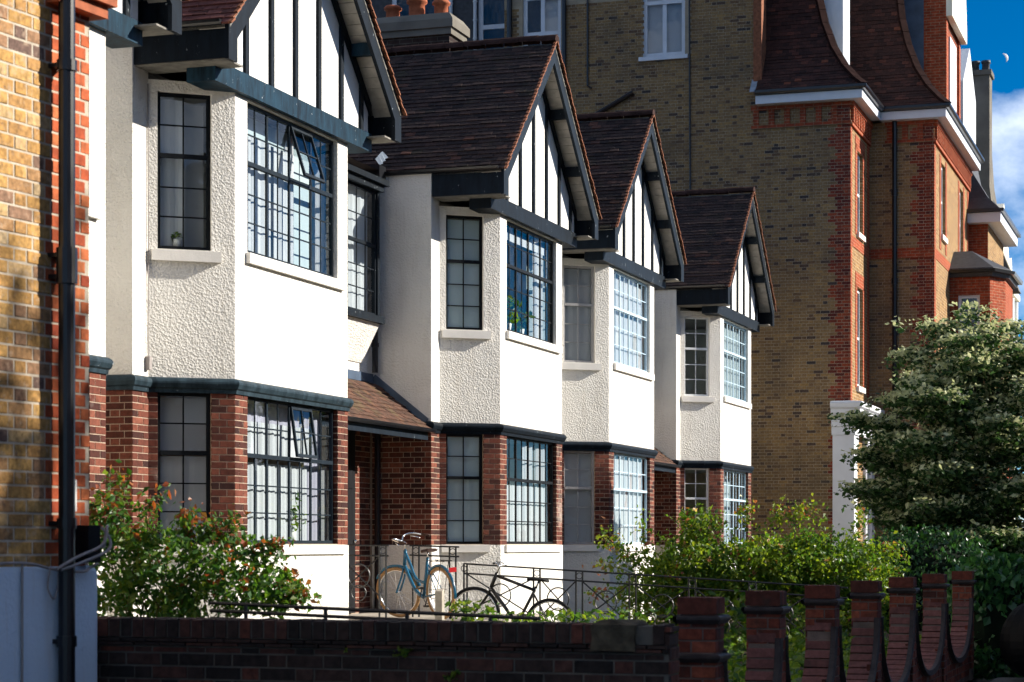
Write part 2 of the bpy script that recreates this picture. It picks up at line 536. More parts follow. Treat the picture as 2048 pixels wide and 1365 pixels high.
def tag(o, label, cat, group=None, kind=None):
    if label:
        o['label'] = label
    if cat:
        o['category'] = cat
    if group:
        o['group'] = group
    if kind:
        o['kind'] = kind
    return o
def thing(name, label, cat, loc, rotz=0.0, group=None):
    o = bpy.data.objects.new(name, None)
    COL.objects.link(o)
    o.empty_display_size = 0.2
    o.location = loc
    o.rotation_euler = (0, 0, rotz)
    return tag(o, label, cat, group)
def structure(o):
    o['kind'] = 'structure'
    return o
def world_of(parent):
    m = Matrix.Identity(4)
    p = parent
    while p is not None:
        lm = Matrix.LocRotScale(p.location, p.rotation_euler, p.scale)
        m = lm @ m
        p = p.parent
    return m

# ------------------------------------------------------------------ many alike pieces
UNIT_V = np.array([(-.48, 0, -.46), (.48, 0, -.46), (.48, 0, .46), (-.48, 0, .46),
                   (-.5, .09, -.5), (.5, .09, -.5), (.5, .09, .5), (-.5, .09, .5),
                   (-.5, 1, -.5), (.5, 1, -.5), (.5, 1, .5), (-.5, 1, .5)], dtype=float)
UNIT_F = [(0, 1, 2, 3), (4, 5, 1, 0), (5, 6, 2, 1), (6, 7, 3, 2), (7, 4, 0, 3),
          (8, 9, 5, 4), (9, 10, 6, 5), (10, 11, 7, 6), (11, 8, 4, 7), (11, 10, 9, 8)]
UNIT_CACHE = {}
def unit_mesh(name, mat, ti):
    key = (name, mat, ti)
    if key not in UNIT_CACHE:
        b = MB()
        b.v = [tuple(v) for v in UNIT_V]
        b.f = list(UNIT_F)
        b.t = [ti / 11.0] * len(UNIT_F)
        UNIT_CACHE[key] = b.mesh(name, mat)
    return UNIT_CACHE[key]
class Pieces:
    """Pieces of one kind on one thing: the 300 nearest the camera are objects, the rest one part."""
    def __init__(self, name, cap=300):
        self.name, self.cap, self.items = name, cap, []
    def add(self, parent, M, mat, tint):
        self.items.append((parent, M, mat, int(min(11, max(0, round(tint * 11))))))
    def flush(self, rest_parent=None, rest_name=None, first=None):
        if not self.items:
            return
        wm = {}
        keyed = []
        for it in self.items:
            p = it[0]
            if p.name not in wm:
                wm[p.name] = world_of(p)
            c = wm[p.name] @ it[1].to_translation()
            d = (c - cam.location).length
            if first is not None:
                d += first(it)
            keyed.append((d, it))
        keyed.sort(key=lambda x: x[0])
        for d, (p, M, mat, ti) in keyed[:self.cap]:
            o = bpy.data.objects.new(self.name, unit_mesh(self.name, mat, ti))
            o.parent = p
            o.matrix_basis = M
            COL.objects.link(o)
        rest = [k[1] for k in keyed[self.cap:]]
        if rest:
            groups = {}
            for p, M, mat, ti in rest:
                groups.setdefault(mat, []).append((p, M, ti))
            mats = list(groups)
            vv, ff, tt, mi = [], [], [], []
            inv = wm[rest_parent.name].inverted() if rest_parent.name in wm else world_of(rest_parent).inverted()
            off = 0
            for k, mname in enumerate(mats):
                for p, M, ti in groups[mname]:
                    L = np.array(inv @ wm[p.name] @ M)
                    vv.append(UNIT_V @ L[:3, :3].T + L[:3, 3])
                    ff.append(np.array(UNIT_F) + off)
                    off += len(UNIT_V)
                    tt.extend([ti / 11.0] * len(UNIT_F))
                    mi.extend([k] * len(UNIT_F))
            fast_mesh(rest_name or ('more_' + self.name), np.concatenate(vv), np.concatenate(ff), tt, mats, rest_parent, mi)['kind'] = 'stuff'

def fast_mesh(name, V, Fq, tint, mats, parent=None, mat_index=None, smooth=False):
    V = np.asarray(V, dtype=np.float32)
    Fq = np.asarray(Fq, dtype=np.int32)
    k = Fq.shape[1]
    me = bpy.data.meshes.new(name)
    me.vertices.add(len(V))
    me.vertices.foreach_set('co', V.ravel())
    me.loops.add(Fq.size)
    me.loops.foreach_set('vertex_index', Fq.ravel())
    me.polygons.add(len(Fq))
    me.polygons.foreach_set('loop_start', np.arange(0, Fq.size, k, dtype=np.int32))
    me.update(calc_edges=True)
    a = me.attributes.new('tint', 'FLOAT', 'FACE')
    a.data.foreach_set('value', np.asarray(tint, dtype=np.float32))
    for m in mats:
        me.materials.append(MATS[m])
    if mat_index is not None:
        me.polygons.foreach_set('material_index', np.asarray(mat_index, dtype=np.int32))
    me.polygons.foreach_set('use_smooth', np.full(len(Fq), bool(smooth)))
    me.validate()
    o = bpy.data.objects.new(name, me)
    COL.objects.link(o)
    if parent is not None:
        o.parent = parent
    return o

def frame_matrix(o, u, out, length, depth, height, jit=0.0):
    u, out = Vector(u), Vector(out)
    up = Vector((0, 0, 1))
    if jit:
        o = Vector(o) + out * random.uniform(-jit, jit)
        ang = random.uniform(-0.006, 0.006)
        u2 = (u + up * ang).normalized()
        up = (up - u * ang).normalized()
        u = u2
    i = -out
    return Matrix(((u.x * length, i.x * depth, up.x * height, o[0]),
                   (u.y * length, i.y * depth, up.y * height, o[1]),
                   (u.z * length, i.z * depth, up.z * height, o[2]), (0, 0, 0, 1)))

def lay_bricks(pc, parent, p, u, out, u0, u1, z0, z1, mat, zref=0.0, uref=0.0, bond='flemish', pitch=0.075,
               blen=0.215, gap=0.010, depth=0.03, proud=0.0045, tintf=None, jit=0.0015, skip=None):
    """bricks on the vertical strip p + u*[u0,u1], z0..z1; p is a 3D point on the mortar face."""
    p, u, out = Vector(p), Vector(u), Vector(out)
    k0 = int(math.floor((z0 - zref) / pitch + 1e-6))
    k1 = int(math.ceil((z1 - zref) / pitch - 1e-6))
    head = (blen - gap) / 2
    for k in range(k0, k1):
        za, zb = max(zref + k * pitch, z0), min(zref + k * pitch + pitch - gap, z1)
        if zb - za < 0.02:
            continue
        if bond == 'flemish':
            per = blen + head + 2 * gap
            shift = (per / 2) * (k % 2)
            units = [(0, blen), (blen + gap, head)]
        elif bond == 'pier':
            ww = u1 - u0
            uref, shift, per = u0, 0.0, ww + gap
            if ww < 0.13:
                units = [(0, ww)]
            else:
                c1 = (ww - gap) * (2 / 3 if k % 2 else 1 / 3)
                units = [(0, c1), (c1 + gap, ww - gap - c1)]
        elif bond == 'english':
            if k % 2:
                per, shift, units = head + gap, head / 2, [(0, head)]
            else:
                per, shift, units = blen + gap, 0.0, [(0, blen)]
        else:
            per, shift, units = blen + gap, (blen + gap) / 2 * (k % 2), [(0, blen)]
        m = int(math.floor((u0 - uref - shift) / per)) - 1
        while uref + shift + m * per < u1:
            for st, ln in units:
                a = uref + shift + m * per + st
                b = a + ln
                a, b = max(a, u0), min(b, u1)
                if b - a < 0.025:
                    continue
                um, zm = (a + b) / 2, (za + zb) / 2
                if skip and skip(um, zm):
                    continue
                mt = mat(um, zm, b - a) if callable(mat) else mat
                ti = tintf(mt) if tintf else random.random()
                c = p + u * um + out * proud
                c.z = zm
                pc.add(parent, frame_matrix(c, u, out, b - a, depth, zb - za, jit), mt, ti)
            m += 1

def wall_faces(mb, p, q, z0, z1, holes=(), reveal=0.1):
    """vertical face from p to q (x,y; outside on the right of p->q) with rectangular holes (u0,u1,z0,z1) and reveals"""
    P, Q = Vector((p[0], p[1], 0)), Vector((q[0], q[1], 0))
    L = (Q - P).length
    u = (Q - P) / L
    out = Vector((u.y, -u.x, 0))
    us = sorted({0.0, L, *[h[0] for h in holes], *[h[1] for h in holes]})
    zs = sorted({z0, z1, *[h[2] for h in holes], *[h[3] for h in holes]})
    def pt(a, z, d=0.0):
        v = P + u * a - out * d
        return (v.x, v.y, z)
    for a, b in zip(us, us[1:]):
        for c, d in zip(zs, zs[1:]):
            am, cm = (a + b) / 2, (c + d) / 2
            if any(h[0] < am < h[1] and h[2] < cm < h[3] for h in holes):
                continue
            mb.face([pt(a, c), pt(b, c), pt(b, d), pt(a, d)])
    for h in holes:
        a, b, c, d = h
        r = reveal
        mb.face([pt(a, c), pt(a, c, r), pt(a, d, r), pt(a, d)][::-1])
        mb.face([pt(b, c), pt(b, c, r), pt(b, d, r), pt(b, d)])
        mb.face([pt(a, c), pt(b, c), pt(b, c, r), pt(a, c, r)][::-1])
        mb.face([pt(a, d), pt(b, d), pt(b, d, r), pt(a, d, r)])

# ------------------------------------------------------------------ windows
PANE_JIT = 0.004
def window(parent, o, u, out, w, h, cols=2, rows=(3, 2), split=0.6, mull=0, mat='frame_black', curtains=(), openlight=None,
           bar=0.016, frame=0.04, transom=0.045, name='window'):
    """leaded casement: o = lower left corner on the glass plane. rows = (below, above the transom)."""
    o, u, out = Vector(o), Vector(u), Vector(out)
    up = Vector((0, 0, 1))
    wm = MB()
    def P(a, b, d=0.0):
        return o + u * a + up * b + out * d
    def rect(a0, a1, b0, b1, d0, d1, mb=wm, X=None):
        pts = [P(a0, b0, d1), P(a1, b0, d1), P(a1, b0, d0), P(a0, b0, d0), P(a0, b1, d1), P(a1, b1, d1), P(a1, b1, d0), P(a0, b1, d0)]
        if X is not None:
            pts = [X(x) for x in pts]
        mb.hexa(pts)
    fr = frame
    rect(0, w, 0, fr, -0.02, 0.02); rect(0, w, h - fr, h, -0.02, 0.02)
    rect(0, fr, fr, h - fr, -0.02, 0.02); rect(w - fr, w, fr, h - fr, -0.02, 0.02)
    zt = h * split
    has_t = rows[1] > 0
    if has_t:
        rect(fr, w - fr, zt - transom / 2, zt + transom / 2, -0.02, 0.03)
    cw = (w - 2 * fr) / cols
    xs = [fr + cw * k for k in range(cols + 1)]
    mulls = set()
    if mull:
        for k in range(mull, cols, mull):
            mulls.add(k)
    zones = [(fr, zt - transom / 2 if has_t else h - fr, rows[0])]
    if has_t:
        zones.append((zt + transom / 2, h - fr, rows[1]))
    win = None
    panes = []
    opened = MB()
    opanes = []
    for zi, (a, b, nr) in enumerate(zones):
        for k in range(1, cols):
            inside_open = openlight and zi == 1 and openlight[0] < k < openlight[1]
            half = 0.019 if k in mulls else bar / 2
            dd = 0.014 if k in mulls else 0.006
            if not inside_open:
                rect(xs[k] - half, xs[k] + half, a, b, -0.006, dd)
        ph = (b - a) / nr
        for r in range(nr):
            za, zb = a + r * ph, a + (r + 1) * ph
            for k in range(cols):
                isop = openlight and zi == 1 and openlight[0] <= k < openlight[1]
                if isop:
                    opanes.append((xs[k], xs[k + 1], za, zb))
                else:
                    panes.append((xs[k], xs[k + 1], za, zb))
            if r:
                segs = [(xs[0], xs[-1])]
                if openlight and zi == 1:
                    segs = [(xs[0], xs[openlight[0]]), (xs[openlight[1]], xs[-1])]
                for s0, s1 in segs:
                    if s1 - s0 > 0.02:
                        rect(s0, s1, za - bar / 2, za + bar / 2, -0.005, 0.005)
    win = wm.build(name, mat, parent)
    for (a0, a1, b0, b1) in panes:
        j = [random.uniform(-PANE_JIT, PANE_JIT) for _ in range(4)]
        pm = MB()
        pm.face([P(a0, b0, j[0]), P(a1, b0, j[1]), P(a1, b1, j[2]), P(a0, b1, j[0] + j[2] - j[1])])
        pm.build('pane', 'glass', win)
    if openlight:
        a, b, _ = zones[1]
        x0, x1 = xs[openlight[0]] + 0.012, xs[openlight[1]] - 0.012
        ang = openlight[2]
        hinge = P(0, b, 0.03)
        rot = Matrix.Rotation(ang, 4, u)
        X = lambda v: hinge + rot @ (v - hinge)
        om = MB()
        rect(x0, x1, b - 0.035, b, 0, 0.03, om, X); rect(x0, x1, a, a + 0.035, 0, 0.03, om, X)
        rect(x0, x0 + 0.03, a + 0.035, b - 0.035, 0, 0.03, om, X); rect(x1 - 0.03, x1, a + 0.035, b - 0.035, 0, 0.03, om, X)
        mid = (x0 + x1) / 2
        rect(mid - bar / 2, mid + bar / 2, a + 0.035, b - 0.035, 0.005, 0.025, om, X)
        zm = (a + b) / 2
        rect(x0 + 0.03, x1 - 0.03, zm - bar / 2, zm + bar / 2, 0.006, 0.024, om, X)
        om.build('open_light', mat, win)
        for (a0, a1) in ((x0 + 0.03, mid), (mid, x1 - 0.03)):
            for (b0, b1) in ((a + 0.035, zm), (zm, b - 0.035)):
                pm = MB()
                pm.face([X(P(a0, b0, 0.015)), X(P(a1, b0, 0.015)), X(P(a1, b1, 0.015)), X(P(a0, b1, 0.015))])
                pm.build('pane', 'glass', win)
    for (a0, a1, b0, b1, cm, dep, wav) in curtains:
        cmb = MB()
        nseg = max(2, int((a1 - a0) * w / 0.03)) if wav else 2
        prev = None
        ph = random.uniform(0, 6)
        for k in range(nseg + 1):
            a = (a0 + (a1 - a0) * k / nseg) * w
            d = -dep - (wav * (math.sin(a * 42 + ph) * 0.6 + math.sin(a * 23 + ph * 2) * 0.5) if wav else 0)
            cur = (P(a, b0 * h, d), P(a, b1 * h, d))
            if prev:
                cmb.face([prev[0], cur[0], cur[1], prev[1]])
            prev = cur
        cmb.build('curtain' if wav else 'blind', cm, win, smooth=bool(wav))
    return win

# ------------------------------------------------------------------ ground, pavement, road
g = MB()
g.face([(-2500, -2500, -0.15), (2500, -2500, -0.15), (2500, 2500, -0.15), (-2500, 2500, -0.15)])
structure(g.build('ground', 'soil'))
def strip(name, mat, s0, s1, n0, n1, z0, z1):
    b = MB()
    c = [W(s0, n0), W(s1, n0), W(s1, n1), W(s0, n1)]
    b.hexa([(p.x, p.y, z0) for p in c] + [(p.x, p.y, z1) for p in c])
    return structure(b.build(name, mat))
strip('garden_soil', 'soil', -16, 29.2, -12, 7.15, -0.1, 0.2)
strip('pavement', 'pavement', -60, 220, 7.55, 10.0, -0.14, 0.0)
strip('road', 'asphalt', -60, 220, 10.25, 17.5, -0.145, -0.12)
strip('kerb', 'stone', -60, 220, 10.0, 10.2, -0.14, 0.004)
strip('far_pavement', 'pavement', -60, 220, 17.6, 20.0, -0.14, 0.0)
strip('landing', 'stone', 3.3, 8.0, -1.55, 1.05, 0.205, 0.62)
strip('forecourt', 'pavement', 29.4, 90, -3.0, 7.1, -0.1, 0.1)

mat_plain('ridge', (0.040, 0.022, 0.019), 0.9, 0.08, 0.5, 7, 0.3)
# ------------------------------------------------------------------ roof tiles
def lay_tiles(pc, parent, o, wd, upd, nrm, width, length, mat, gauge=0.1, tw=0.165, skip=None):
    o, wd, upd, nrm = Vector(o), Vector(wd).normalized(), Vector(upd).normalized(), Vector(nrm).normalized()
    rows = int(length / gauge)
    for r in range(rows):
        sh = (tw / 2) * (r % 2)
        k = -1
        sag = 0.004 * math.sin(r * 1.7) + 0.003
        while True:
            a, b = k * tw + sh + 0.002, k * tw + sh + tw - 0.002
            k += 1
            a, b = max(a, 0), min(b, width)
            if a >= width - 0.01:
                break
            if b - a < 0.03:
                continue
            if skip and skip((a + b) / 2, r * gauge):
                continue
            lift = random.uniform(-0.002, 0.004)
            up2 = (upd - nrm * (0.125 + random.uniform(-0.02, 0.03) + (.06 if random.random() < .02 else 0))).normalized()
            n2 = wd.cross(up2)
            if n2.dot(nrm) < 0:
                n2 = -n2
            c = o + wd * ((a + b) / 2) + upd * (r * gauge + 0.06 + random.uniform(-0.004, 0.004)) + nrm * (0.026 + lift + sag)
            x, y, z = wd * (b - a), -n2 * 0.02, up2 * 0.165
            pc.add(parent, Matrix(((x.x, y.x, z.x, c.x), (x.y, y.y, z.y, c.y), (x.z, y.z, z.z, c.z), (0, 0, 0, 1))),
                   mat, min(1, max(0, random.gauss(0.45, 0.24))))

# ------------------------------------------------------------------ half-timbered houses
CH = [(-.92, 4.6), (-.92, .743), (-.57, .743), (0, 0), (3.16, 0), (3.73, .743), (4.08, .743), (4.08, 4.6)]
CX, HALF = 1.56, 2.45
ZR, ZE = 7.76 + EYE, 5.43 + EYE          # ridge and eave of the roof plane
SL = (ZR - ZE) / HALF
def zroof(x):
    return ZR - abs(x - CX) * SL
def house(s, label, timber, barge, frames, cant_frames, tilemat, tilemat_right, curt, gap, recess, left_return, group, openers=False, chimney=False, pale_sashes=False):
    root = thing('half_timbered_house', label, 'house', W(s, 0, 0), HROT, group)
    E = EYE
    bricks = Pieces('brick')
    tiles = Pieces('roof_tile')
    tiles_r = Pieces('roof_tile', 0)
    # upper rendered walls
    m = MB()
    zb, zt = 1.72 + E, 5.40 + E
    front_hole = (.31, 2.85, 3.20 + E, 4.86 + E)
    cant_hole = (.10, .68, 3.16 + E, 4.84 + E)
    cant_hole_r = (.256, .836, 3.16 + E, 4.84 + E)
    holes = {2: [cant_hole], 3: [front_hole], 4: [cant_hole_r]}
    for k in range(7):
        wall_faces(m, CH[k], CH[k + 1], zb, zt if k not in (2, 3, 4) else 4.96 + E, holes.get(k, ()), 0.10)
    m.build('rendered_wall', 'render', root)
    # ground floor brick walls
    m = MB()
    zb0, zt0 = 0.0 + E, 1.72 + E
    gfront = (.31, 2.85, 0.01 + E, 1.635 + E)
    gcant = (.10, .68, 0.01 + E, 1.635 + E)
    gcant_r = (.256, .836, 0.01 + E, 1.635 + E)
    gh = {2: [gcant], 3: [gfront], 4: [gcant_r]}
    for k in range(7):
        wall_faces(m, CH[k], CH[k + 1], zb0, zt0, gh.get(k, ()), 0.10)
    gw = m.build('brick_wall', 'mortar_red', root)
    def seg(k):
        p, q = Vector((*CH[k], 0)), Vector((*CH[k + 1], 0))
        u = (q - p).normalized()
        return p, u, Vector((u.y, -u.x, 0)), (q - p).length
    zb1, zt1 = 0.005 + E, 1.63 + E
    for k, a, b in ((1, 0, .35), (2, 0, .10), (2, .68, .936), (3, 0, .31), (3, 2.85, 3.16), (4, 0, .256), (5, 0, .35)):
        p, u, out, L = seg(k)
        lay_bricks(bricks, gw, p, u, out, a, min(b, L), zb1, zt1, 'brick_red', zref=E, bond='pier')
    # inner reveal of the front window's far jamb
    lay_bricks(bricks, gw, (2.85, .10, 0), (0, -1, 0), (-1, 0, 0), 0.0, .094, zb1, zt1, 'brick_red', zref=E, bond='stretcher', proud=0.004)
    if True:
        p, u, out, L = seg(0)
        lay_bricks(bricks, gw, p, u, out, L - (1.0 if left_return else .5), L, 0.42 + 0.205, 1.70 + E, 'brick_red', zref=E, bond='flemish')
    # white base and sills
    m = MB()
    path = [(x, y) for x, y in CH]
    m.sweep([(0.0, 0.0), (0.012, 0.0), (0.012, -0.11 + E), (0.012, -0.004 + E), (0.0, -0.004 + E)], path, False)
    m.build('plinth', 'render', root)
    def sill(k, a, b, z0, z1, proj, name='window_sill'):
        p, u, out, L = seg(k)
        s_ = MB()
        A, B = p + u * a, p + u * b
        i = -out * 0.10
        o_ = out * proj
        pts = [A + o_, B + o_, B + i, A + i]
        s_.hexa([(q.x, q.y, z0) for q in pts] + [(q.x, q.y, z1 - (0.012 if j < 2 else 0)) for j, q in enumerate(pts)])
        s_.build(name, 'sill_white', root)
    sill(3, .27, 3.0, 3.075 + E, 3.198 + E, .055)
    sill(2, .03, .78, 3.03 + E, 3.158 + E, .06)
    sill(4, .156, .90, 3.03 + E, 3.158 + E, .06)
    sill(3, .18, 3.02, -0.11 + E, 0.008 + E, .05)
    sill(2, .02, .76, -0.11 + E, 0.008 + E, .055)
    sill(4, .176, .91, -0.11 + E, 0.008 + E, .055)
    # moulded band between the storeys
    m = MB()
    band = [(0.0, 1.625), (0.022, 1.625), (0.028, 1.665), (0.048, 1.68), (0.068, 1.725), (0.068, 1.745), (0.055, 1.765), (0.03, 1.782), (0.0, 1.79)]
    bp = [(CH[0][0], 1.70)] + CH[1:7] + [(CH[7][0], 1.70)]
    m.sweep([(a, z + E) for a, z in band], bp)
    m.build('string_course', 'paint_band' if timber == 'paint_teal' else timber, root)
    # floors and room walls that the windows look into
    m = MB()
    m.box(-.9, 4.06, .78, 4.5, 1.66 + E, 1.76 + E)
    m.box(-.02, 3.18, .02, .78, 1.66 + E, 1.70 + E)
    m.build('upper_floor', 'room', root)
    m = MB()
    m.box(-.9, 4.06, 3.2, 3.3, 0.2, 5.3 + E)
    m.box(-.9, 4.06, .76, 3.2, 5.02 + E, 5.06 + E)
    m.build('room_wall', 'room', root)
    # windows
    def win(k, hole, cols, mull, fm, cur, op=None, rows=(3, 2), split=0.6):
        p, u, out, L = seg(k)
        o = p + u * hole[0] - out * 0.075
        o.z = hole[2]
        return window(root, o, u, out, hole[1] - hole[0], hole[3] - hole[2], cols, rows, split, mull, fm, cur, op,
                      bar=0.016)
    win(3, front_hole, 8, 2, frames, curt['fu'], (4, 6, R(-17)) if openers else None)
    win(2, cant_hole, 2, 0, cant_frames, curt['cu'])
    win(4, cant_hole_r, 2, 0, cant_frames, curt['cu'])
    win(3, gfront, 8, 2, frames, curt['fl'], (4, 6, R(-8)) if openers else None)
    win(2, gcant, 2, 0, cant_frames, curt['cl'])
    win(4, gcant_r, 2, 0, cant_frames, curt['cl'])
    # gable
    m = MB()
    zc = lambda x: zroof(x) - 0.16
    m.prism_y([(CX - 2.2, 5.08 + E), (CX + 2.2, 5.08 + E), (CX + 2.2, zc(CX + 2.2)), (CX, zc(CX)), (CX - 2.2, zc(CX - 2.2))], -.025, .03)
    m.build('gable_panel', 'render_smooth', root)
    for x in (-.46, .20, .86, 1.52, 2.19, 2.87, 3.5):
        st = MB()
        x0, x1 = x - .042, x + .042
        st.prism_y([(x0, 5.09 + E), (x1, 5.09 + E), (x1, zc(x1) - .02), (x0, zc(x0) - .02)], -.058, -.026)
        st.build('timber_stud', 'paint_navy', root)
    m = MB()
    m.box(-.63, 3.76, -.075, .26, 4.88 + E, 5.105 + E)
    m.build('gable_beam', timber, root)
    for sg in (-1, 1):
        b = MB()
        xo, xi = CX + sg * (HALF + .02), CX + sg * (HALF - .19)
        pts = [(CX, ZR - .03), (xo, ZE - .05), (xo, 5.03 + E), (xi, 5.03 + E), (xi, ZE - .05 + .21 * SL - .30), (CX, ZR - .33)]
        if sg > 0:
            pts = pts[::-1]
        b.prism_y(pts, -.365, -.32)
        b.build('barge_board', barge, root)
        rk = MB()
        pts = [(CX, zc(CX) + .02), (CX + sg * 2.25, zc(CX + sg * 2.25) + .02), (CX + sg * 2.25, zc(CX + sg * 2.25) - .13), (CX, zc(CX) - .15)]
        rk.prism_y(pts if sg < 0 else pts[::-1], -.056, -.027)
        rk.build('raking_shadow_strip', 'paint_navy', root)  # dark rake strip, part timber, mostly the overhang's shadow put in as colour
        # boards under the overhang
        ln = math.hypot(HALF, ZR - ZE)
        d = Vector((sg * HALF, 0, ZE - ZR)).normalized()
        nb = 22
        sb = MB()
        wdt = ln / nb - .008
        sb.box(-wdt / 2, wdt / 2, -.318, -.02, -.012, .0)
        sm = sb.mesh('soffit_board', 'soffit_pale')
        for k in range(nb):
            c = Vector((CX, 0, ZR - .085)) + d * ((k + .5) * ln / nb)
            o = bpy.data.objects.new('soffit_board', sm)
            COL.objects.link(o)
            o.parent = root
            o.location = c
            o.rotation_euler = (0, math.atan2(-d.z, d.x), 0)
        for t_ in (.33, .66):
            c = Vector((CX, 0, ZR - .2)) + d * (t_ * ln)
            pb = MB()
            pb.bar((c.x, -.31, c.z), (c.x, -.06, c.z), (0, 0, 1), .09, .15)
            pb.build('purlin_end', timber, root)
        # boxed eave
        xe = CX + sg * HALF
        eb = MB()
        eb.box(min(xe, xe - sg * .03), max(xe, xe - sg * .03), -.318, .80, 5.045 + E, ZE - .02)
        eb.build('eaves_board', barge, root)
        es = MB()
        xa, xb = sorted((xe - sg * .032, xe - sg * .42))
        es.box(xa, xb, -.316, .74, 5.03 + E, 5.05 + E)
        es.build('eaves_soffit', 'soffit', root)
        gt = MB()
        xg = xe + sg * .055
        gp = [(math.cos(a) * .055, math.sin(a) * .055) for a in [math.pi + math.pi * k / 6 for k in range(7)]]
        for (x0, z0), (x1, z1) in zip(gp, gp[1:]):
            gt.face([(xg + x0, -.30, ZE - .005 + z0), (xg + x1, -.30, ZE - .005 + z1), (xg + x1, 4.6, ZE - .005 + z1), (xg + x0, 4.6, ZE - .005 + z0)])
        gt.face([(xg + x, -.30, ZE - .005 + z) for x, z in gp])
        gt.build('gutter', 'pipe', root)
    # roof
    rf = MB()
    yb = 5.2
    for sg in (-1, 1):
        a, b = (CX, ZR - .035), (CX + sg * HALF, ZE - .035)
        top = [(a[0], -.37, a[1]), (b[0], -.37, b[1]), (b[0], yb, b[1]), (a[0], yb, a[1])]
        rf.hexa([(x, y, z - .04) for x, y, z in top] + top)
    rf.face([(CX - HALF, yb, ZE), (CX + HALF, yb, ZE), (CX, yb, ZR)])
    roof = rf.build('roof', 'soffit', root)
    ln = math.hypot(HALF, ZR - ZE)
    lay_tiles(tiles, roof, (CX - HALF - .03, -.385, ZE - .05), (0, 1, 0), (HALF, 0, ZR - ZE), (-(ZR - ZE), 0, HALF), yb + .38, ln, tilemat)
    lay_tiles(tiles_r, roof, (CX + HALF + .03, -.385, ZE - .05), (0, 1, 0), (-HALF, 0, ZR - ZE), (ZR - ZE, 0, HALF), yb + .38, ln, tilemat_right)
    for sg in (-1, 1):
        vb = MB()
        va, vz = Vector((CX, -.395, ZR - .005)), Vector((CX + sg * (HALF + .05), -.395, ZE - .055))
        nv = 34
        for q in range(nv):
            p0_, p1_ = va.lerp(vz, q / nv), va.lerp(vz, (q + 1.12) / nv)
            dd_ = (vz - va).normalized()
            nn_ = Vector((sg * -dd_.z * sg, 0, abs(dd_.x))) if False else Vector((-dd_.z * sg, 0, dd_.x * sg))
            jo = Vector((0, random.uniform(-.008, .008), 0))
            vb.bar(p0_ + jo + nn_ * .004, p1_ + jo + nn_ * .022, (0, 1, 0), .022, .04)
        vb.build('verge', 'verge', roof)
    rd = MB()
    prof = [(math.cos(a) * .11, math.sin(a) * .11) for a in [math.pi * k / 8 for k in range(9)]]
    for (x0, z0), (x1, z1) in zip(prof, prof[1:]):
        rd.face([(x0, 0, z0), (x1, 0, z1), (x1, .295, z1), (x0, .295, z0)])
    rd.face([(x, 0, z) for x, z in prof][::-1])
    rdm = rd.mesh('ridge_tile', 'ridge', True)
    for k in range(18):
        o = bpy.data.objects.new('ridge_tile', rdm)
        COL.objects.link(o)
        o.parent = roof
        o.location = (CX, -.41 + k * .3, ZR - .005 + random.uniform(-.005, .006))
        o.rotation_euler = (random.uniform(-.02, .02), 0, random.uniform(-.01, .01))
    # main body behind
    mb = MB()
    x0, x1 = -.92, 4.08 + gap
    yw = recess
    mb.prism_y([(x0, 0), (x1 - .01, 0), (x1 - .01, 5.3 + E), (x0, 5.3 + E)], 4.7, 9.0)
    mb.build('rear_wall', 'render', root)
    mr = MB()
    mr.hexa([(x0, yw - .2, 5.42 + E), (x1 - .01, yw - .2, 5.42 + E), (x1 - .01, 9.2, 5.42 + E), (x0, 9.2, 5.42 + E),
             (x0, 5.0, 7.0 + E), (x1 - .01, 5.0, 7.0 + E), (x1 - .01, 6.2, 7.0 + E), (x0, 6.2, 7.0 + E)])
    mr.build('main_roof', 'tile', root)
    rw = MB()
    if gap < 2:
        wall_faces(rw, (4.08, yw), (4.08 + gap, yw), 0.2, 5.4 + E)
        rw.build('recess_wall', 'render', root)
        if chimney:
            chm = MB()
            chm.box(3.75, 4.45, 2.15, 3.55, 5.5 + E, 8.75 + E)
            ck = chm.build('chimney', 'side_dark', root)
            cp = MB()
            cp.sweep([(0, 8.55 + E), (.05, 8.55 + E), (.05, 8.66 + E), (.09, 8.66 + E), (.09, 8.80 + E), (0, 8.92 + E)],
                     [(3.75, 3.55), (3.75, 2.15), (4.45, 2.15), (4.45, 3.55), (3.75, 3.55)], False)
            cp.face([(3.75, 2.15, 8.915 + E), (4.45, 2.15, 8.915 + E), (4.45, 3.55, 8.915 + E), (3.75, 3.55, 8.915 + E)])
            cp.build('chimney_cap', 'grey_render', ck)
            for yy, hh, rr in ((2.42, .30, .13), (2.86, .38, .15), (3.3, .27, .13)):
                pt = MB()
                pt.lathe([(rr, 0), (rr * .92, hh * .15), (rr * .9, hh * .7), (rr * 1.18, hh * .76), (rr * 1.18, hh * .9), (rr, hh), (rr * .8, hh), (rr * .7, hh * .5)],
                         (4.1, yy, 8.915 + E))
                pt.build('chimney_pot', 'terracotta', ck, True)
    else:
        X1 = 4.08 + gap
        wall_faces(rw, (4.08, yw), (X1, yw), 1.95 + E, 5.4 + E)
        rw.build('recess_wall', 'render', root)
        lw = MB()
        wall_faces(lw, (4.08, yw), (X1, yw), 0.25, 1.96 + E)
        lower = lw.build('porch_wall', 'mortar_red', root)
        lay_bricks(bricks, lower, (4.08, yw, 0), (1, 0, 0), (0, -1, 0), gap - .78, gap - .1, 0.63, 1.90 + E, 'brick_red', zref=E)
        dr = MB()
        dr.box(X1 - 1.75, X1 - .80, yw - .06, yw - .01, 0.63, 1.62 + E)
        dd = dr.build('door', 'paint_black', root)
        dr = MB()
        for zz in ((.75, 1.35), (1.45, 2.3), (2.4, 3.05)):
            for xx in ((X1 - 1.65, X1 - 1.31), (X1 - 1.24, X1 - .90)):
                dr.box(xx[0], xx[1], yw - .072, yw - .061, zz[0], zz[1])
        dr.build('door_panel', 'paint_black', dd)
        kn = MB()
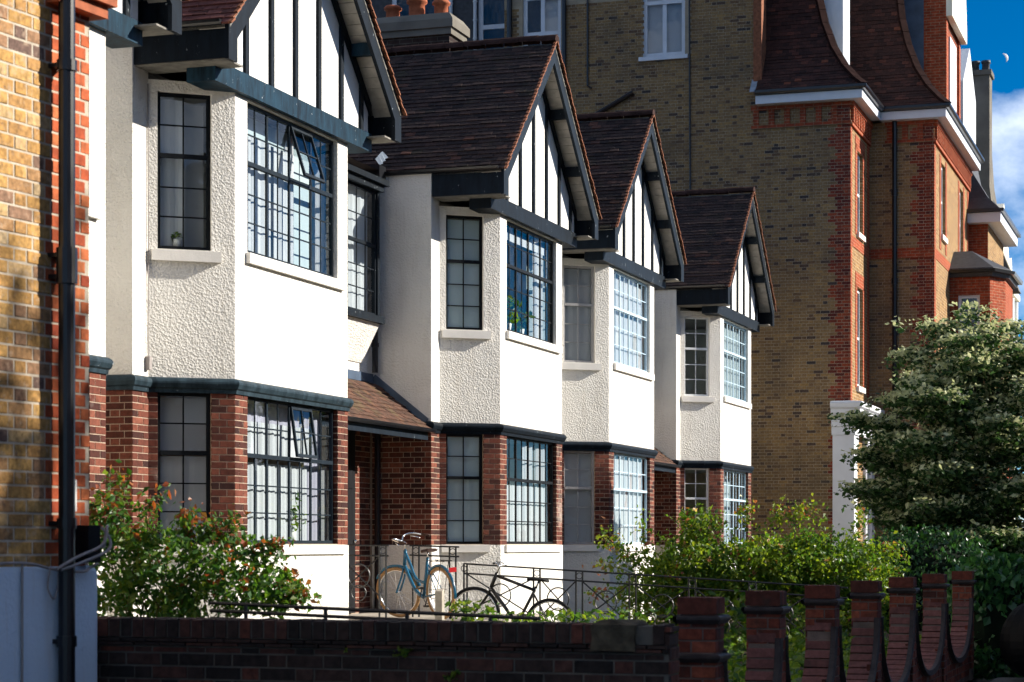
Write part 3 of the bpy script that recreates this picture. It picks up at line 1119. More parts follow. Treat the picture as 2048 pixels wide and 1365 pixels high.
        kn.lathe([(0.0, 0), (.03, .01), (.035, .03), (.0, .05)], (0, 0, 0), 10)
        ko = kn.build('door_knob', 'chrome', dd, True)
        ko.location = (X1 - .88, yw - .07, 1.65)
        ko.rotation_euler = (R(90), 0, 0)
        # lean-to roof over the porch
        ya, za, yb2, zb2 = yw - .01, 2.36 + E, .80, 1.70 + E
        pr = MB()
        pr.hexa([(4.09, yb2, zb2 - .05), (X1 - .02, yb2, zb2 - .05), (X1 - .02, ya, za - .05), (4.09, ya, za - .05),
                 (4.09, yb2, zb2), (X1 - .02, yb2, zb2), (X1 - .02, ya, za), (4.09, ya, za)])
        prf = pr.build('porch_roof', 'soffit', root)
        ptl = Pieces('porch_tile')
        d = Vector((0, ya - yb2, za - zb2))
        lay_tiles(ptl, prf, (4.09, yb2 - .05, zb2 - .04), (1, 0, 0), d, Vector((0, -d.z, d.y)), X1 - 4.11, d.length + .04, 'tile_porch', gauge=.105)
        ptl.flush(prf)
        gt = MB()
        for k in range(6):
            a0, a1 = math.pi + math.pi * k / 6, math.pi + math.pi * (k + 1) / 6
            gt.face([(4.09, yb2 - .11 + .055 * math.cos(a0), zb2 - .03 + .055 * math.sin(a0)), (4.09, yb2 - .11 + .055 * math.cos(a1), zb2 - .03 + .055 * math.sin(a1)),
                     (X1 - .05, yb2 - .11 + .055 * math.cos(a1), zb2 - .03 + .055 * math.sin(a1)), (X1 - .05, yb2 - .11 + .055 * math.cos(a0), zb2 - .03 + .055 * math.sin(a0))])
        gt.build('porch_gutter', 'pipe', root)
        fb = MB()
        fb.box(4.1, X1 - .10, yb2 - .045, yb2 - .005, zb2 - .19, zb2 - .055)
        fb.build('fascia_board', 'paint_slate', root)
        fl = MB()
        fl.bar((X1 - .015, ya, za + .07), (X1 - .015, yb2 + .02, zb2 + .07), (1, 0, 0), .14, .025)
        fl.box(4.1, X1 - .02, yw - .025, yw - .004, za, za + .13)
        fl.build('flashing', 'lead_dark', root)
        # oriel window high in the recess
        ox0, ox1, oy0 = X1 - 2.3, X1 - .46, yw - .30
        oz0, oz1 = 3.27 + E, 5.06 + E
        om = MB()
        om.box(ox0 - .06, ox1 + .06, oy0 - .06, yw - .005, oz0 - .10, oz0 - .002)
        om.box(ox0 - .05, ox1 + .05, oy0 - .05, yw - .005, oz1 + .002, oz1 + .09)
        om.box(ox0 - .11, ox1 + .11, oy0 - .11, yw - .005, oz1 + .092, oz1 + .17)
        om.box(ox1 - .07, ox1, oy0 + .002, oy0 + .07, oz0, oz1)
        om.box(ox0, ox0 + .07, oy0 + .002, oy0 + .07, oz0, oz1)
        om.box(ox1 - .06, ox1 - .002, oy0 + .07, yw - .006, oz0, oz1)
        om.box(ox0 + .002, ox0 + .06, oy0 + .07, yw - .006, oz0, oz1)
        orl = om.build('oriel', 'paint_navy', root)
        window(root, (ox0 + .07, oy0 + .05, oz0), (1, 0, 0), (0, -1, 0), ox1 - ox0 - .14, oz1 - oz0, 5, (3, 2), .56, 0, 'paint_navy',
               [(0, 1, 0, 1, 'curtain', .12, .012)], name='oriel_window')
        cb = MB()
        cb.hexa([(ox0, yw - .02, oz0 - .65), (ox1, yw - .02, oz0 - .65), (ox1, yw - .004, oz0 - .65), (ox0, yw - .004, oz0 - .65),
                 (ox0, oy0, oz0 - .102), (ox1, oy0, oz0 - .102), (ox1, yw - .004, oz0 - .102), (ox0, yw - .004, oz0 - .102)])
        cb.build('oriel_corbel', 'render', root)
        dp = MB()
        dp.tube([(X1 - .14, yw - .10, 5.30 + E), (X1 - .14, yw - .10, 2.50 + E)], .045, 10)
        for zz in (2.9, 3.35, 4.6):
            dp.tube([(X1 - .14, yw - .10, zz + E - .03), (X1 - .14, yw - .10, zz + E + .03)], .058, 10)
        dp.box(X1 - .27, X1 - .02, yw - .22, yw - .01, 5.30 + E, 5.50 + E)
        dp.tube([(X1 - .12, yw - .13, 1.62 + E), (X1 - .12, yw - .13, .64)], .045, 10)
        dp.build('downpipe', 'pipe', root)
        pb = MB()
        for q in range(5):
            pb.face([(X1 - .22 + .05 * q, yw - .20 - .03 * (q % 2), 5.50 + E + .03 * q), (X1 - .17 + .05 * q, yw - .24 + .03 * (q % 2), 5.50 + E + .03 * (q + 1)),
                     (X1 - .14 + .05 * q, yw - .14, 5.60 + E + .03 * (q + 1)), (X1 - .19 + .05 * q, yw - .12, 5.60 + E + .03 * q)])
        pb.build('lead_apron', 'lead', root)
    if openers:
        cbm = MB()
        cbm.tube([(-.60, .73, 4.9 + E), (-.60, .725, 3.1 + E), (-.61, .725, 2.2 + E), (-.60, .725, 1.86 + E)], .008, 5)
        cbm.box(-.64, -.58, .69, .742, 1.86 + E, 2.0 + E)
        cbm.build('cable', 'cable', root)
    tiles.flush(roof, 'more_roof_tiles')
    tiles_r.flush(roof, 'far_roof_tiles')
    bricks.flush(root, 'more_bricks')
    return root

NET = [(0.0, .15, .0, .80, 'curtain', .07, .012), (.17, .38, 0, .82, 'curtain', .09, .014), (.40, .62, .0, .80, 'curtain', .07, .012), (.64, .72, 0, .97, 'curtain_grey', .2, .01), (.0, 1.0, .84, .97, 'blind', .22, 0),
       (.74, 1.0, 0, .97, 'blind', .22, 0)]
NETL = [(0.0, .80, .0, .56, 'curtain', .10, .018), (.0, .8, .60, .84, 'curtain', .08, .012), (.80, 1.0, 0, .97, 'curtain_lilac', .14, .01), (0, .8, .84, .97, 'curtain_lilac', .2, .01)]
C1 = dict(fu=NET, cu=[(0.0, .55, .0, .97, 'curtain', .10, .014), (.55, .98, .0, .97, 'curtain_grey', .30, 0)],
          fl=NETL, cl=[(0, 1, .0, .58, 'curtain_grey', .06, .006), (0, 1, .62, .97, 'curtain_grey', .14, 0)])
C2 = dict(fu=[(.76, .95, .0, .95, 'curtain', .12, .02), (0, 1, .86, .93, 'curtain', .10, 0)],
          cu=[(0, 1, 0, .62, 'blind', .03, 0), (0, 1, .62, .97, 'blind', .06, 0)],
          fl=[(0, 1, .0, .57, 'curtain', .07, .012), (.50, .72, .55, .97, 'curtain', .09, .02), (.78, 1, .55, .97, 'curtain_grey', .09, .01)],
          cl=[(0, 1, .0, .60, 'blind', .05, .006), (0, 1, .6, .97, 'blind', .05, 0)])
C3 = dict(fu=[(0, 1, .0, .97, 'curtain', .07, .012)], cu=[(0, 1, 0, .97, 'curtain_grey', .05, .004)],
          fl=[(0, 1, .0, .97, 'curtain', .07, .012)], cl=[(0, 1, .0, .97, 'curtain_grey', .06, 0)])
C4 = dict(fu=[(0, 1, .0, .97, 'blind', .10, .012)], cu=[], fl=[(0, 1, .0, .9, 'blind', .3, .012)], cl=[])
GRP = 'half-timbered terrace houses'
house(-6.0, 'white gabled house at the far left, mostly hidden by the yellow brick corner', 'paint_teal', 'paint_navy', 'frame_blue', 'frame_black', 'tile_red', 'tile', C1, 1.0, 1.8, False, GRP)
house(0.0, 'nearest fully visible white gabled house, with blue beam and open top lights', 'paint_teal', 'paint_navy', 'frame_blue', 'frame_black', 'tile_red', 'tile', C1, 4.02, 1.66, False, GRP, openers=True)
house(9.02, 'white gabled house behind the bicycles, with black window frames and broad brown roof', 'paint_navy', 'paint_slate', 'frame_black', 'frame_black', 'tile', 'tile', C2, 1.0, 1.8, True, GRP, chimney=True)
house(15.0, 'third white gabled house, adjoining the black-framed one, with pale blue front windows', 'paint_slate', 'paint_slate', 'frame_pale', 'frame_grey', 'tile', 'tile', C3, 3.93, 1.66, False, GRP)
house(23.85, 'smallest white gabled house, farthest along, against the tall brown brick wall', 'paint_slate', 'paint_navy', 'frame_pale', 'frame_white', 'tile', 'tile', C4, 1.0, 1.8, True, GRP)

# ------------------------------------------------------------------ yellow brick corner building, far left
LD = Vector((0.4226, 0.9063, 0))
LN = Vector((0.9063, -0.4226, 0))
lb = thing('corner_building', 'yellow stock brick building with red brick corner and white painted base, at far left', 'building',
           (-2.774, 11.65, 0), math.atan2(LD.y, LD.x))
m = MB()
wall_faces(m, (-2.0, 0), (.80, 0), 0.0, 7.0)
wall_faces(m, (.80, 0), (.80, 1.2), 0.0, 7.0)
m.face([(-2, 0, 7), (.8, 0, 7), (.8, 6, 7), (-2, 6, 7)])
m.face([(-2, 6, 0), (-2, 0, 0), (-2, 0, 7), (-2, 6, 7)])
m.face([(.8, 1.2, 0), (.8, 6, 0), (.8, 6, 7), (.8, 1.2, 7)])
lw = m.build('wall', 'mortar_yellow', lb)
pc = Pieces('brick')
ysel = lambda u, z, l: 'brick_orange' if u > .415 else 'brick_yellow'
lay_bricks(pc, lw, (0, 0, 0), (1, 0, 0), (0, -1, 0), -2.0, .80, 1.40, 6.98, ysel, zref=.02, bond='flemish', pitch=.0765, gap=.012, proud=.004, jit=.0025,
           uref=.07, blen=.205, tintf=lambda mt: min(1, max(0, random.gauss(.55, .24))))
pc.flush(lb, 'more_bricks')
m = MB()
m.box(.40, .86, -.09, .3, 4.63, 4.70)
m.box(.40, .90, -.13, .3, 4.70, 4.85)
m.build('brick_corbel', 'terracotta', lb)
m = MB()
prof = [(0.0, 0.0), (.034, 0.0), (.034, 1.43), (.031, 1.45), (.024, 1.465), (.012, 1.476), (0.0, 1.48)]
m.sweep(prof, [(-2.0, 0), (.80, 0), (.80, 1.2)])
m.build('painted_base', 'plinth_paint', lb)
m = MB()
px_ = .465
m.tube([(px_, -.095, 0.02), (px_, -.095, 6.9)], .047, 14)
for zz in (1.06, 1.72, 3.10, 3.22, 4.28):
    m.tube([(px_, -.095, zz - .03), (px_, -.095, zz + .03)], .057, 14)
    m.box(px_ - .05, px_ + .05, -.08, -.0, zz - .012, zz + .012)
m.tube([(px_, -.095, 3.06), (px_, -.095, 3.26)], .060, 14)
m.build('downpipe', 'pipe', lb)
m = MB()
m.box(.66, .775, -.10, -.005, 1.50, 1.71)
bx = m.build('cable_box', 'paint_black', lb)
m = MB()
def arc(pts, n=10):
    out = []
    P_ = [Vector(p) for p in pts]
    P_ = [P_[0]] + P_ + [P_[-1]]
    for i in range(1, len(P_) - 2):
        for k in range(n):
            t = k / n
            a, b, c, d = P_[i - 1], P_[i], P_[i + 1], P_[i + 2]
            out.append(.5 * ((2 * b) + (c - a) * t + (2 * a - 5 * b + 4 * c - d) * t * t + (3 * b - a - 3 * c + d) * t ** 3))
    out.append(P_[-1])
    return out
m.tube(arc([(.34, -.12, 1.465), (.47, -.16, 1.53), (.64, -.21, 1.60), (.70, -.20, 1.70), (.745, -.16, 1.68), (.75, -.14, 1.58)]), .009, 6)
m.tube(arc([(.38, -.12, 1.46), (.50, -.17, 1.50), (.68, -.22, 1.57), (.72, -.20, 1.64), (.70, -.16, 1.70)]), .009, 6)
m.build('cable', 'cable', lb)
m = MB()
m.tube(arc([(-1.0, -.05, 1.50), (-.4, -.05, 1.485), (0, -.05, 1.50), (.2, -.05, 1.495), (.42, -.06, 1.46), (.53, -.155, 1.45), (.70, -.08, 1.47), (.80, -.06, 1.49)]), .009, 6)
m.tube(arc([(.13, -.05, 1.49), (.13, -.046, 1.42), (.13, -.046, .9), (.12, -.046, 0.1)]), .008, 6)
m.tube(arc([(.36, -.06, 1.47), (.34, -.06, 1.36), (.38, -.07, 1.30), (.43, -.06, 1.36), (.44, -.06, 1.44)]), .006, 6)
m.build('cable', 'cable', lb)
m = MB()
m.box(.625, .665, -.016, -.004, 1.79, 1.97)
m.build('notice', 'paper', lb)

# ------------------------------------------------------------------ dark brick garden wall in the foreground
NROT = math.atan2(N.y, N.x)
fw = thing('garden_wall', 'low dark sooty brick wall with brick-on-edge coping across the foreground', 'wall', (-2.55, 12.54, 0), NROT)
m = MB()
m.box(-.1, 3.56, .004, .215, 0.0, 1.02)
wb = m.build('wall_core', 'mortar_dark', fw)
pc = Pieces('brick')
lay_bricks(pc, wb, (0, .004, 0), (1, 0, 0), (0, -1, 0), 0.0, 3.56, .25, 1.012, 'brick_dark', zref=.01, bond='flemish', proud=.006, jit=.004,
           tintf=lambda mt: random.random() ** 1.3)
lay_bricks(pc, wb, (3.56, .004, 0), (0, 1, 0), (1, 0, 0), 0.0, .215, .25, 1.16, 'brick_dark', zref=.01, bond='flemish', jit=.004)
pc.flush(fw, 'more_bricks')
pc = Pieces('creasing_tile')
for r in range(2):
    x = -.1 + .08 * r
    while x < 3.56:
        L = min(.165, 3.56 - x)
        c = Vector((x + L / 2, -.022 - .004 * r + random.uniform(-.004, .004), 1.032 + r * .022))
        pc.add(fw, frame_matrix(c, (1, 0, 0), (0, -1, 0), L - .005, .25, .017, .002), 'brick_dark', random.random() * .8)
        x += .165
pc.flush(fw)
pc = Pieces('coping_brick')
x = 0.0
while x < 3.50:
    if not (3.13 < x < 3.40):
        c = Vector((x + .033, -.006 + random.uniform(-.003, .003), 1.121 + random.uniform(-.003, .003)))
        pc.add(fw, frame_matrix(c, (1, 0, 0), (0, -1, 0), .064, .226, .108, .002), 'brick_dark', min(1, random.random() * .95))
    x += .0755
pc.flush(fw)
m = MB()
m.box(-.1, 3.52, .004, .20, 1.066, 1.165)
m.build('coping_mortar', 'mortar_dark', fw)
m = MB()
pts = []
for z in (1.03, 1.10, 1.17, 1.195):
    k = {1.03: 0.0, 1.10: .006, 1.17: .0, 1.195: .03}[z]
    pts.append([(3.135 + k * 1.5, -.035 + k, z), (3.25, -.045 + k, z + .004), (3.385 - k * 1.8, -.03 + k, z - k * .5), (3.40 - k, .20 - k, z), (3.13 + k, .20 - k, z)])
for a, b in zip(pts, pts[1:]):
    for j in range(5):
        j2 = (j + 1) % 5
        m.face([a[j], a[j2], b[j2], b[j]])
m.face(pts[-1])
mat_plain('moss_stone', (0.075, 0.062, 0.042), 0.95, 0.1, 0.6, 12, 0.8, 40)
m.build('coping_stone', 'moss_stone', fw)

# ------------------------------------------------------------------ street wall with piers and dipping curves
pw = thing('pier_wall', 'red brick street wall with capped piers and U-shaped dips, lower right', 'wall', (.985, 12.8, 0), HROT - R(.25))
XP = [0, 1.9, 4.05, 6.19, 8.4, 10.8, 13.4]
pcb, pca, pcc = Pieces('brick'), Pieces('ramp_brick'), Pieces('cap_brick')
PWD = .235
def dark_mould(parent, x0, x1, y0, y1, z, name='pier_moulding'):
    b = MB()
    pr = [(0.0, z - .045), (.012, z - .045), (.03, z - .02), (.03, z - .004), (.012, z + .006), (0, z + .006)]
    b.sweep(pr, [(x0, y1), (x0, y0), (x1, y0), (x1, y1), (x0, y1)], False)
    return b.build(name, 'mould', parent)
mat_plain('mould', (0.028, 0.022, 0.022), 0.6, 0.3, 0.5, 14, 0.4, 50)
for k, x0 in enumerate(XP):
    x1 = x0 + PWD
    b = MB()
    b.box(x0 + .006, x1 - .006, -PWD + .006, -.006, 0, 1.18)
    pier = b.build('pier', 'mortar_pier', pw)
    zt = 1.135
    lay_bricks(pcb, pier, (x0 + .006, -.006, 0), (0, -1, 0), (-1, 0, 0), 0.0, PWD - .012, .12, zt, 'brick_pier', zref=.06, bond='pier', jit=.002)
    lay_bricks(pcb, pier, (x0 + .006, -PWD + .006, 0), (1, 0, 0), (0, -1, 0), 0.0, PWD - .012, .12, zt, 'brick_pier', zref=.06, bond='pier', jit=.002)
    for j in range(3):
        c = Vector((x0 + .04 + j * .078, -PWD - .002, 1.236))
        pcc.add(pier, frame_matrix(c, (1, 0, 0), (0, -1, 0), .074, PWD + .004, .10, .0015), 'brick_pier', random.uniform(.05, .5))
    dark_mould(pw, x0, x1, -PWD, 0, 1.175)
    if k == 0:
        dark_mould(pw, x0, x1, -PWD, 0, .945)
    if k == len(XP) - 1:
        break
    xa, xb = x1, XP[k + 1]
    a = (xb - xa) / 2
    zh, zl = .97, .30
    def ztop(x):
        t = max(-1, min(1, (x - (xa + a)) / a))
        return zl + (zh - zl) * (1 - math.sqrt(max(0, 1 - abs(t) ** 2.3)))
    NS = 40
    xs = [xa + a * (1 - math.cos(math.pi * i / NS)) for i in range(NS + 1)]
    b = MB()
    for i in range(NS):
        p, q = xs[i], xs[i + 1]
        zp, zq = ztop(p) - .04, ztop(q) - .04
        b.face([(p, -.20, 0), (q, -.20, 0), (q, -.20, zq), (p, -.20, zp)])
        b.face([(q, -.02, 0), (p, -.02, 0), (p, -.02, zp), (q, -.02, zq)])
        b.face([(p, -.20, zp), (q, -.20, zq), (q, -.02, zq), (p, -.02, zp)])
    cw = b.build('curved_wall', 'mortar_pier', pw)
    lay_bricks(pcb, cw, (xa, -.20, 0), (1, 0, 0), (0, -1, 0), 0.0, xb - xa, .05, zh, 'brick_pier', zref=.06, bond='flemish', jit=.002,
               skip=lambda u, z: z > ztop(xa + u) - .06)
    # bricks laid on edge over the curve
    arc_pts = [(x, ztop(x)) for x in np.linspace(xa, xb, 400)]
    d = 0.0
    last = arc_pts[0]
    for p in arc_pts[1:]:
        st = math.hypot(p[0] - last[0], p[1] - last[1])
        d += st
        if d >= .073:
            d = 0.0
            t = Vector((p[0] - last[0], 0, p[1] - last[1])).normalized()
            nr = Vector((-t.z, 0, t.x))
            if nr.z < 0:
                nr = -nr
            c = Vector((p[0], -.11, p[1]))
            X, Y, Z = Vector((0, 1, 0)) * .20, -nr * .05, t * .066
            pca.add(cw, Matrix(((X.x, Y.x, Z.x, c.x), (X.y, Y.y, Z.y, c.y), (X.z, Y.z, Z.z, c.z), (0, 0, 0, 1))), 'brick_apron', random.random())
        last = p
    b = MB()
    for yy in (-.225,):
        prv = None
        rings = []
        for i in range(NS + 1):
            x = xs[i]
            z = ztop(x)
            t = Vector((xs[min(i + 1, NS)] - xs[max(i - 1, 0)], 0, ztop(xs[min(i + 1, NS)]) - ztop(xs[max(i - 1, 0)]))).normalized()
            nr = Vector((-t.z, 0, t.x))
            c = Vector((x, yy, z))
            rings.append([c + nr * .022 + Vector((0, .02, 0)), c + nr * .022 + Vector((0, -.02, 0)), c - nr * .028 + Vector((0, -.03, 0)), c - nr * .04 + Vector((0, .02, 0))])
        for r0, r1 in zip(rings, rings[1:]):
            for j in range(4):
                j2 = (j + 1) % 4
                b.face([r0[j], r1[j], r1[j2], r0[j2]])
        b.face(rings[0]); b.face(rings[-1][::-1])
    b.build('curved_moulding', 'mould', pw)
pcb.flush(pw, 'more_bricks')
pca.flush(pw, 'more_ramp_bricks')
pcc.flush(pw, 'more_cap_bricks')

# ------------------------------------------------------------------ railings
def railing(label, p0, p1, z0, z1, hgt, posts, panels=True, group=None, rails=(0, .13), rad=.013, rings=True, name='railing'):
    """p0,p1 world points on the ground plan; z0,z1 top rail heights at the ends; posts = fractions of paired posts"""
    p0, p1 = Vector(p0), Vector(p1)
    d = p1 - p0
    L = d.length
    u = d / L
    root = thing(name, label, 'railing', (p0.x, p0.y, 0), math.atan2(u.y, u.x), group)
    zt = lambda x: z0 + (z1 - z0) * x / L
    for r in rails:
        b = MB()
        b.tube([(0, 0, z0 - r), (L, 0, z1 - r)], rad, 6)
        b.build('rail', 'iron', root)
    pm = []
    for x in posts:
        for dx in ((-.045, .045) if rings else (0,)):
            b = MB()
            xx = min(L, max(0, x + dx))
            b.box(xx - .010, xx + .010, -.010, .010, zt(xx) - hgt, zt(xx) + .005)
            b.build('post', 'iron', root)
        if rings:
            b = MB()
            b.ring((x, 0, zt(x) - .065), (1, 0, 0), (0, 0, 1), .040, .006, 16, 5)
            b.build('ring_ornament', 'iron', root)
        pm.append(x)
    if panels:
        for a, c in zip(pm, pm[1:]):
            xa, xc = a + .05, c - .05
            za, zc_ = zt(xa) - .14, zt(xc) - .14
            b = MB()
            b.tube([(xa, 0, za), (xc, 0, zc_ - .50)], .010, 5)
            b.tube([(xa, .004, za - .50), (xc, .004, zc_)], .010, 5)
            xm = (xa + xc) / 2
            zm = (za + zc_) / 2 - .25
            b.ring((xm, 0, zm), (1, 0, 0), (0, 0, 1), .15, .010, 24, 5)
            b.ring((xm, 0, zm - .22), (1, 0, 0), (0, 0, 1), .10, .008, 20, 5)
            b.build('cross_panel', 'iron', root)
    return root
ra, rb = W(6.23, -.55), W(6.23, 5.6)
railing('black iron railing with rings and crosses running behind the black bicycle', W(6.23, .42), rb, EYE - .255, EYE - .55, .85,
        [.0, 1.03, 1.62, 2.35, 3.15, 3.95, 4.7])
railing('taller black iron railing end with ring beside the blue bicycle', W(6.2, -.35), W(6.2, .36), EYE - .01, EYE - .03, 1.0,
        [.09, .62], panels=False)
railing('black iron railing across the shaded porch at the brick doorway', W(4.4, -.75), W(4.4, .05), EYE - .005, EYE - .01, .98, [.06, .72])
railing('low black rails just above the dark foreground wall', Vector((-1.95, 13.9, 0)), Vector((.17, 13.25, 0)), EYE - .375, EYE - .455, .45,
        [.25, .8, 1.35, 1.9], panels=False, rails=(0, .05, .10), rings=False)
railing('lower black iron railing with circles in front of the third house plinth', W(10.2, 1.9), W(10.2, 4.9), EYE - .36, EYE - .50, .85,
        [.0, .8, 1.6, 2.3, 2.95])
m = MB()
m.hexa([(-.045, -.045, 0), (.045, -.045, 0), (.045, .045, 0), (-.045, .045, 0), (-.045, -.045, .43), (.045, -.045, .46), (.045, .045, .46), (-.045, .045, .43)])
o = tag(m.build('wooden_post', 'stone'), 'short weathered beige post standing by the front wheel of the blue bicycle', 'post')
o.location = W(3.75, .98, .60)
o.rotation_euler = (0, 0, HROT)

# ------------------------------------------------------------------ bicycles
def bicycle(label, frame_mat, tyre_mat, step_through, grip_mat, loc, rot, lean, pitch, steer, fender=True):
    root = bpy.data.objects.new('bicycle', None)
    COL.objects.link(root)
    tag(root, label, 'bicycle')
    root.rotation_mode = 'XYZ'
    root.matrix_world = Matrix.Translation(loc) @ Matrix.Rotation(rot, 4, 'Z') @ Matrix.Rotation(pitch, 4, 'Y') @ Matrix.Rotation(lean, 4, 'X')
    root.location, root.rotation_euler = root.matrix_world.to_translation(), root.matrix_world.to_euler()
    RW, WB = .34, 1.05
    hub_r, hub_f = Vector((0, 0, RW)), Vector((WB, 0, RW))
    head_t, head_b = Vector((.83, 0, .90)), Vector((.88, 0, .70))
    ax = (head_t - head_b).normalized()
    st = Matrix.Translation(head_b) @ Matrix.Rotation(steer, 4, ax) @ Matrix.Translation(-head_b)
    def S(p):
        return st @ Vector(p)
    def wheel(c, X):
        b = MB()
        rng = [X(c + Vector((math.cos(a), 0, math.sin(a))) * (RW - .017)) for a in [2 * math.pi * k / 36 for k in range(36)]]
        b.tube(rng, .023, 8, closed=True)
        w = b.build('wheel', tyre_mat, root, True)
        b = MB()
        rng = [X(c + Vector((math.cos(a), 0, math.sin(a))) * (RW - .042)) for a in [2 * math.pi * k / 36 for k in range(36)]]
        b.tube(rng, .010, 6, closed=True)
        b.build('rim', 'chrome', w, True)
        b = MB()
        for k in range(20):
            a = 2 * math.pi * k / 20
            b.tube([X(c + Vector((0, .02 if k % 2 else -.02, 0))), X(c + Vector((math.cos(a), 0, math.sin(a))) * (RW - .045))], .0016, 4, caps=False)
        sp = b.build('spokes', 'chrome', w)
        sp['kind'] = 'stuff'
        b = MB()
        b.tube([X(c + Vector((0, -.05, 0))), X(c + Vector((0, .05, 0)))], .018, 10)
        b.build('hub', 'chrome', w, True)
    I = lambda p: Vector(p)
    wheel(hub_r, I)
    wheel(hub_f, S)
    bb, seat_t = Vector((.44, 0, .28)), Vector((.26, 0, .80))
    b = MB()
    b.tube([bb, seat_t], .021, 8)
    b.tube([head_b, head_t], .025, 8)
    if step_through:
        b.tube(arc([head_t - Vector((0, 0, .04)), (.72, 0, .70), (.60, 0, .52), (.38, 0, .47)], 6), .021, 8)
        b.tube(arc([head_b, (.76, 0, .52), (.62, 0, .36), bb], 6), .024, 8)
    else:
        b.tube([head_t - Vector((0, 0, .03)), seat_t - Vector((0, 0, .05))], .021, 8)
        b.tube([head_b, bb], .025, 8)
    for sy in (-1, 1):
        y = .05 * sy
        b.tube([bb + Vector((0, y * .6, 0)), hub_r + Vector((0, y, 0))], .009, 6)
        b.tube([seat_t + Vector((.03, y * .3, -.08)), hub_r + Vector((0, y, 0))], .008, 6)
    b.build('frame', frame_mat, root, True)
    b = MB()
    for sy in (-1, 1):
        b.tube(arc([S(head_b + Vector((0, .035 * sy, -.02))), S((.93, .045 * sy, .55)), S((WB, .05 * sy, RW))], 6), .014, 8)
    b.build('fork', frame_mat, root, True)
    b = MB()
    b.tube([S(head_t), S(head_t + ax * .10), S(head_t + ax * .13 + Vector((.06, 0, 0)))], .013, 8)
    if step_through:
        for sy in (-1, 1):
            b.tube(arc([S(head_t + ax * .13 + Vector((.06, 0, 0))), S((.90, .12 * sy, 1.08)), S((.84, .24 * sy, 1.09)), S((.70, .29 * sy, 1.05))], 6), .011, 8)
    else:
        b.tube([S((.86, -.29, 1.03)), S((.87, 0, 1.03)), S((.86, .29, 1.03))], .012, 8)
    b.build('handlebar', 'chrome', root, True)
    for sy in (-1, 1):
        b = MB()
        if step_through:
            b.tube([S((.72, .285 * sy, 1.056)), S((.60, .30 * sy, 1.03))], .016, 8)
        else:
            b.tube([S((.86, .22 * sy, 1.03)), S((.85, .31 * sy, 1.03))], .017, 8)
        b.build('grip', grip_mat, root, True)
        b = MB()
        b.tube([S((.84, .20 * sy, 1.06)), S((.78, .26 * sy, 1.03)), S((.74, .27 * sy, 1.01))], .007, 6)
        b.build('brake_lever', 'chrome', root, True)
    b = MB()
    b.tube([seat_t, seat_t + Vector((-.02, 0, .08))], .013, 8)
    b.build('seat_post', 'chrome', root, True)
    b = MB()
    prof = [(-.14, .085, .90), (-.10, .10, .905), (0, .07, .90), (.06, .035, .893), (.14, .02, .885)]
    sx = seat_t.x + .0
    rings = []
    for dx, hw, z in prof:
        rings.append([Vector((sx + dx, hw * c, z + .022 * math.sin(a))) for a, c in [(k * math.pi / 4, math.cos(k * math.pi / 4)) for k in range(8)]])
    for r0, r1 in zip(rings, rings[1:]):
        for j in range(8):
            j2 = (j + 1) % 8
            b.face([r0[j], r0[j2], r1[j2], r1[j]])
    b.face(rings[0][::-1]); b.face(rings[-1])
    b.build('saddle', 'leather' if step_through else 'rubber', root, True)
    b = MB()
    b.ring(bb + Vector((0, -.05, 0)), (1, 0, 0), (0, 0, 1), .09, .006, 24, 5)
    for k in range(5):
        a = 2 * math.pi * k / 5
        b.tube([bb + Vector((0, -.05, 0)), bb + Vector((math.cos(a) * .09, -.05, math.sin(a) * .09))], .005, 4)
    b.tube([bb + Vector((0, -.06, 0)), bb + Vector((.10, -.07, -.13))], .009, 6)
    b.tube([bb + Vector((0, .06, 0)), bb + Vector((-.10, .07, .13))], .009, 6)
    b.box(bb.x + .06, bb.x + .15, -.15, -.07, bb.z - .145, bb.z - .12)
    b.box(bb.x - .15, bb.x - .06, .07, .15, bb.z + .12, bb.z + .145)
    b.build('crankset', 'bike_black', root)
    b = MB()
    for dz in (.088, -.05):
        b.tube([bb + Vector((0, -.05, dz)), hub_r + Vector((0, -.05, dz * .5))], .005, 4)
    b.build('chain', 'bike_black', root)
    if fender:
        for c, X, a0, a1 in ((hub_r, I, R(20), R(190)), (hub_f, S, R(35), R(170))):
            b = MB()
            b.tube([X(c + Vector((math.cos(a0 + (a1 - a0) * k / 20), 0, math.sin(a0 + (a1 - a0) * k / 20))) * (RW + .022)) for k in range(21)], .020, 6)
            b.build('mudguard', frame_mat if step_through else 'bike_black', root, True)
        b = MB()
        for sy in (-1, 1):
            b.tube([hub_r + Vector((0, .06 * sy, 0)), (-.16, .06 * sy, .76)], .005, 5)
            b.tube([(-.24, .06 * sy, .76), (.18, .06 * sy, .77)], .006, 5)
        for xx in (-.2, -.05, .1):
            b.tube([(xx, -.06, .76), (xx, .06, .76)], .005, 5)
        b.build('rack', 'bike_black', root)
        b = MB()
        b.box(-.36, -.33, -.05, .05, .62, .68)
        b.build('rear_reflector', 'red_plastic', root)
    return root
# rear hub near, front towards the house
bl = Vector((-.905, 28.0, .63))
bicycle('upright blue city bicycle with tan tyres and chrome handlebar, leaning on the tall railing end', 'bike_blue', 'rubber_tan', True, 'leather',
        bl, math.atan2(.84, -.545), R(-5), 0, R(28))
kb = W(5.75, 1.72, .22)
bicycle('black bicycle with dark saddle leaning along the iron railing', 'bike_black', 'rubber', False, 'rubber',
        kb, math.atan2(-N.y, -N.x), R(5), R(-8), R(12), fender=False)

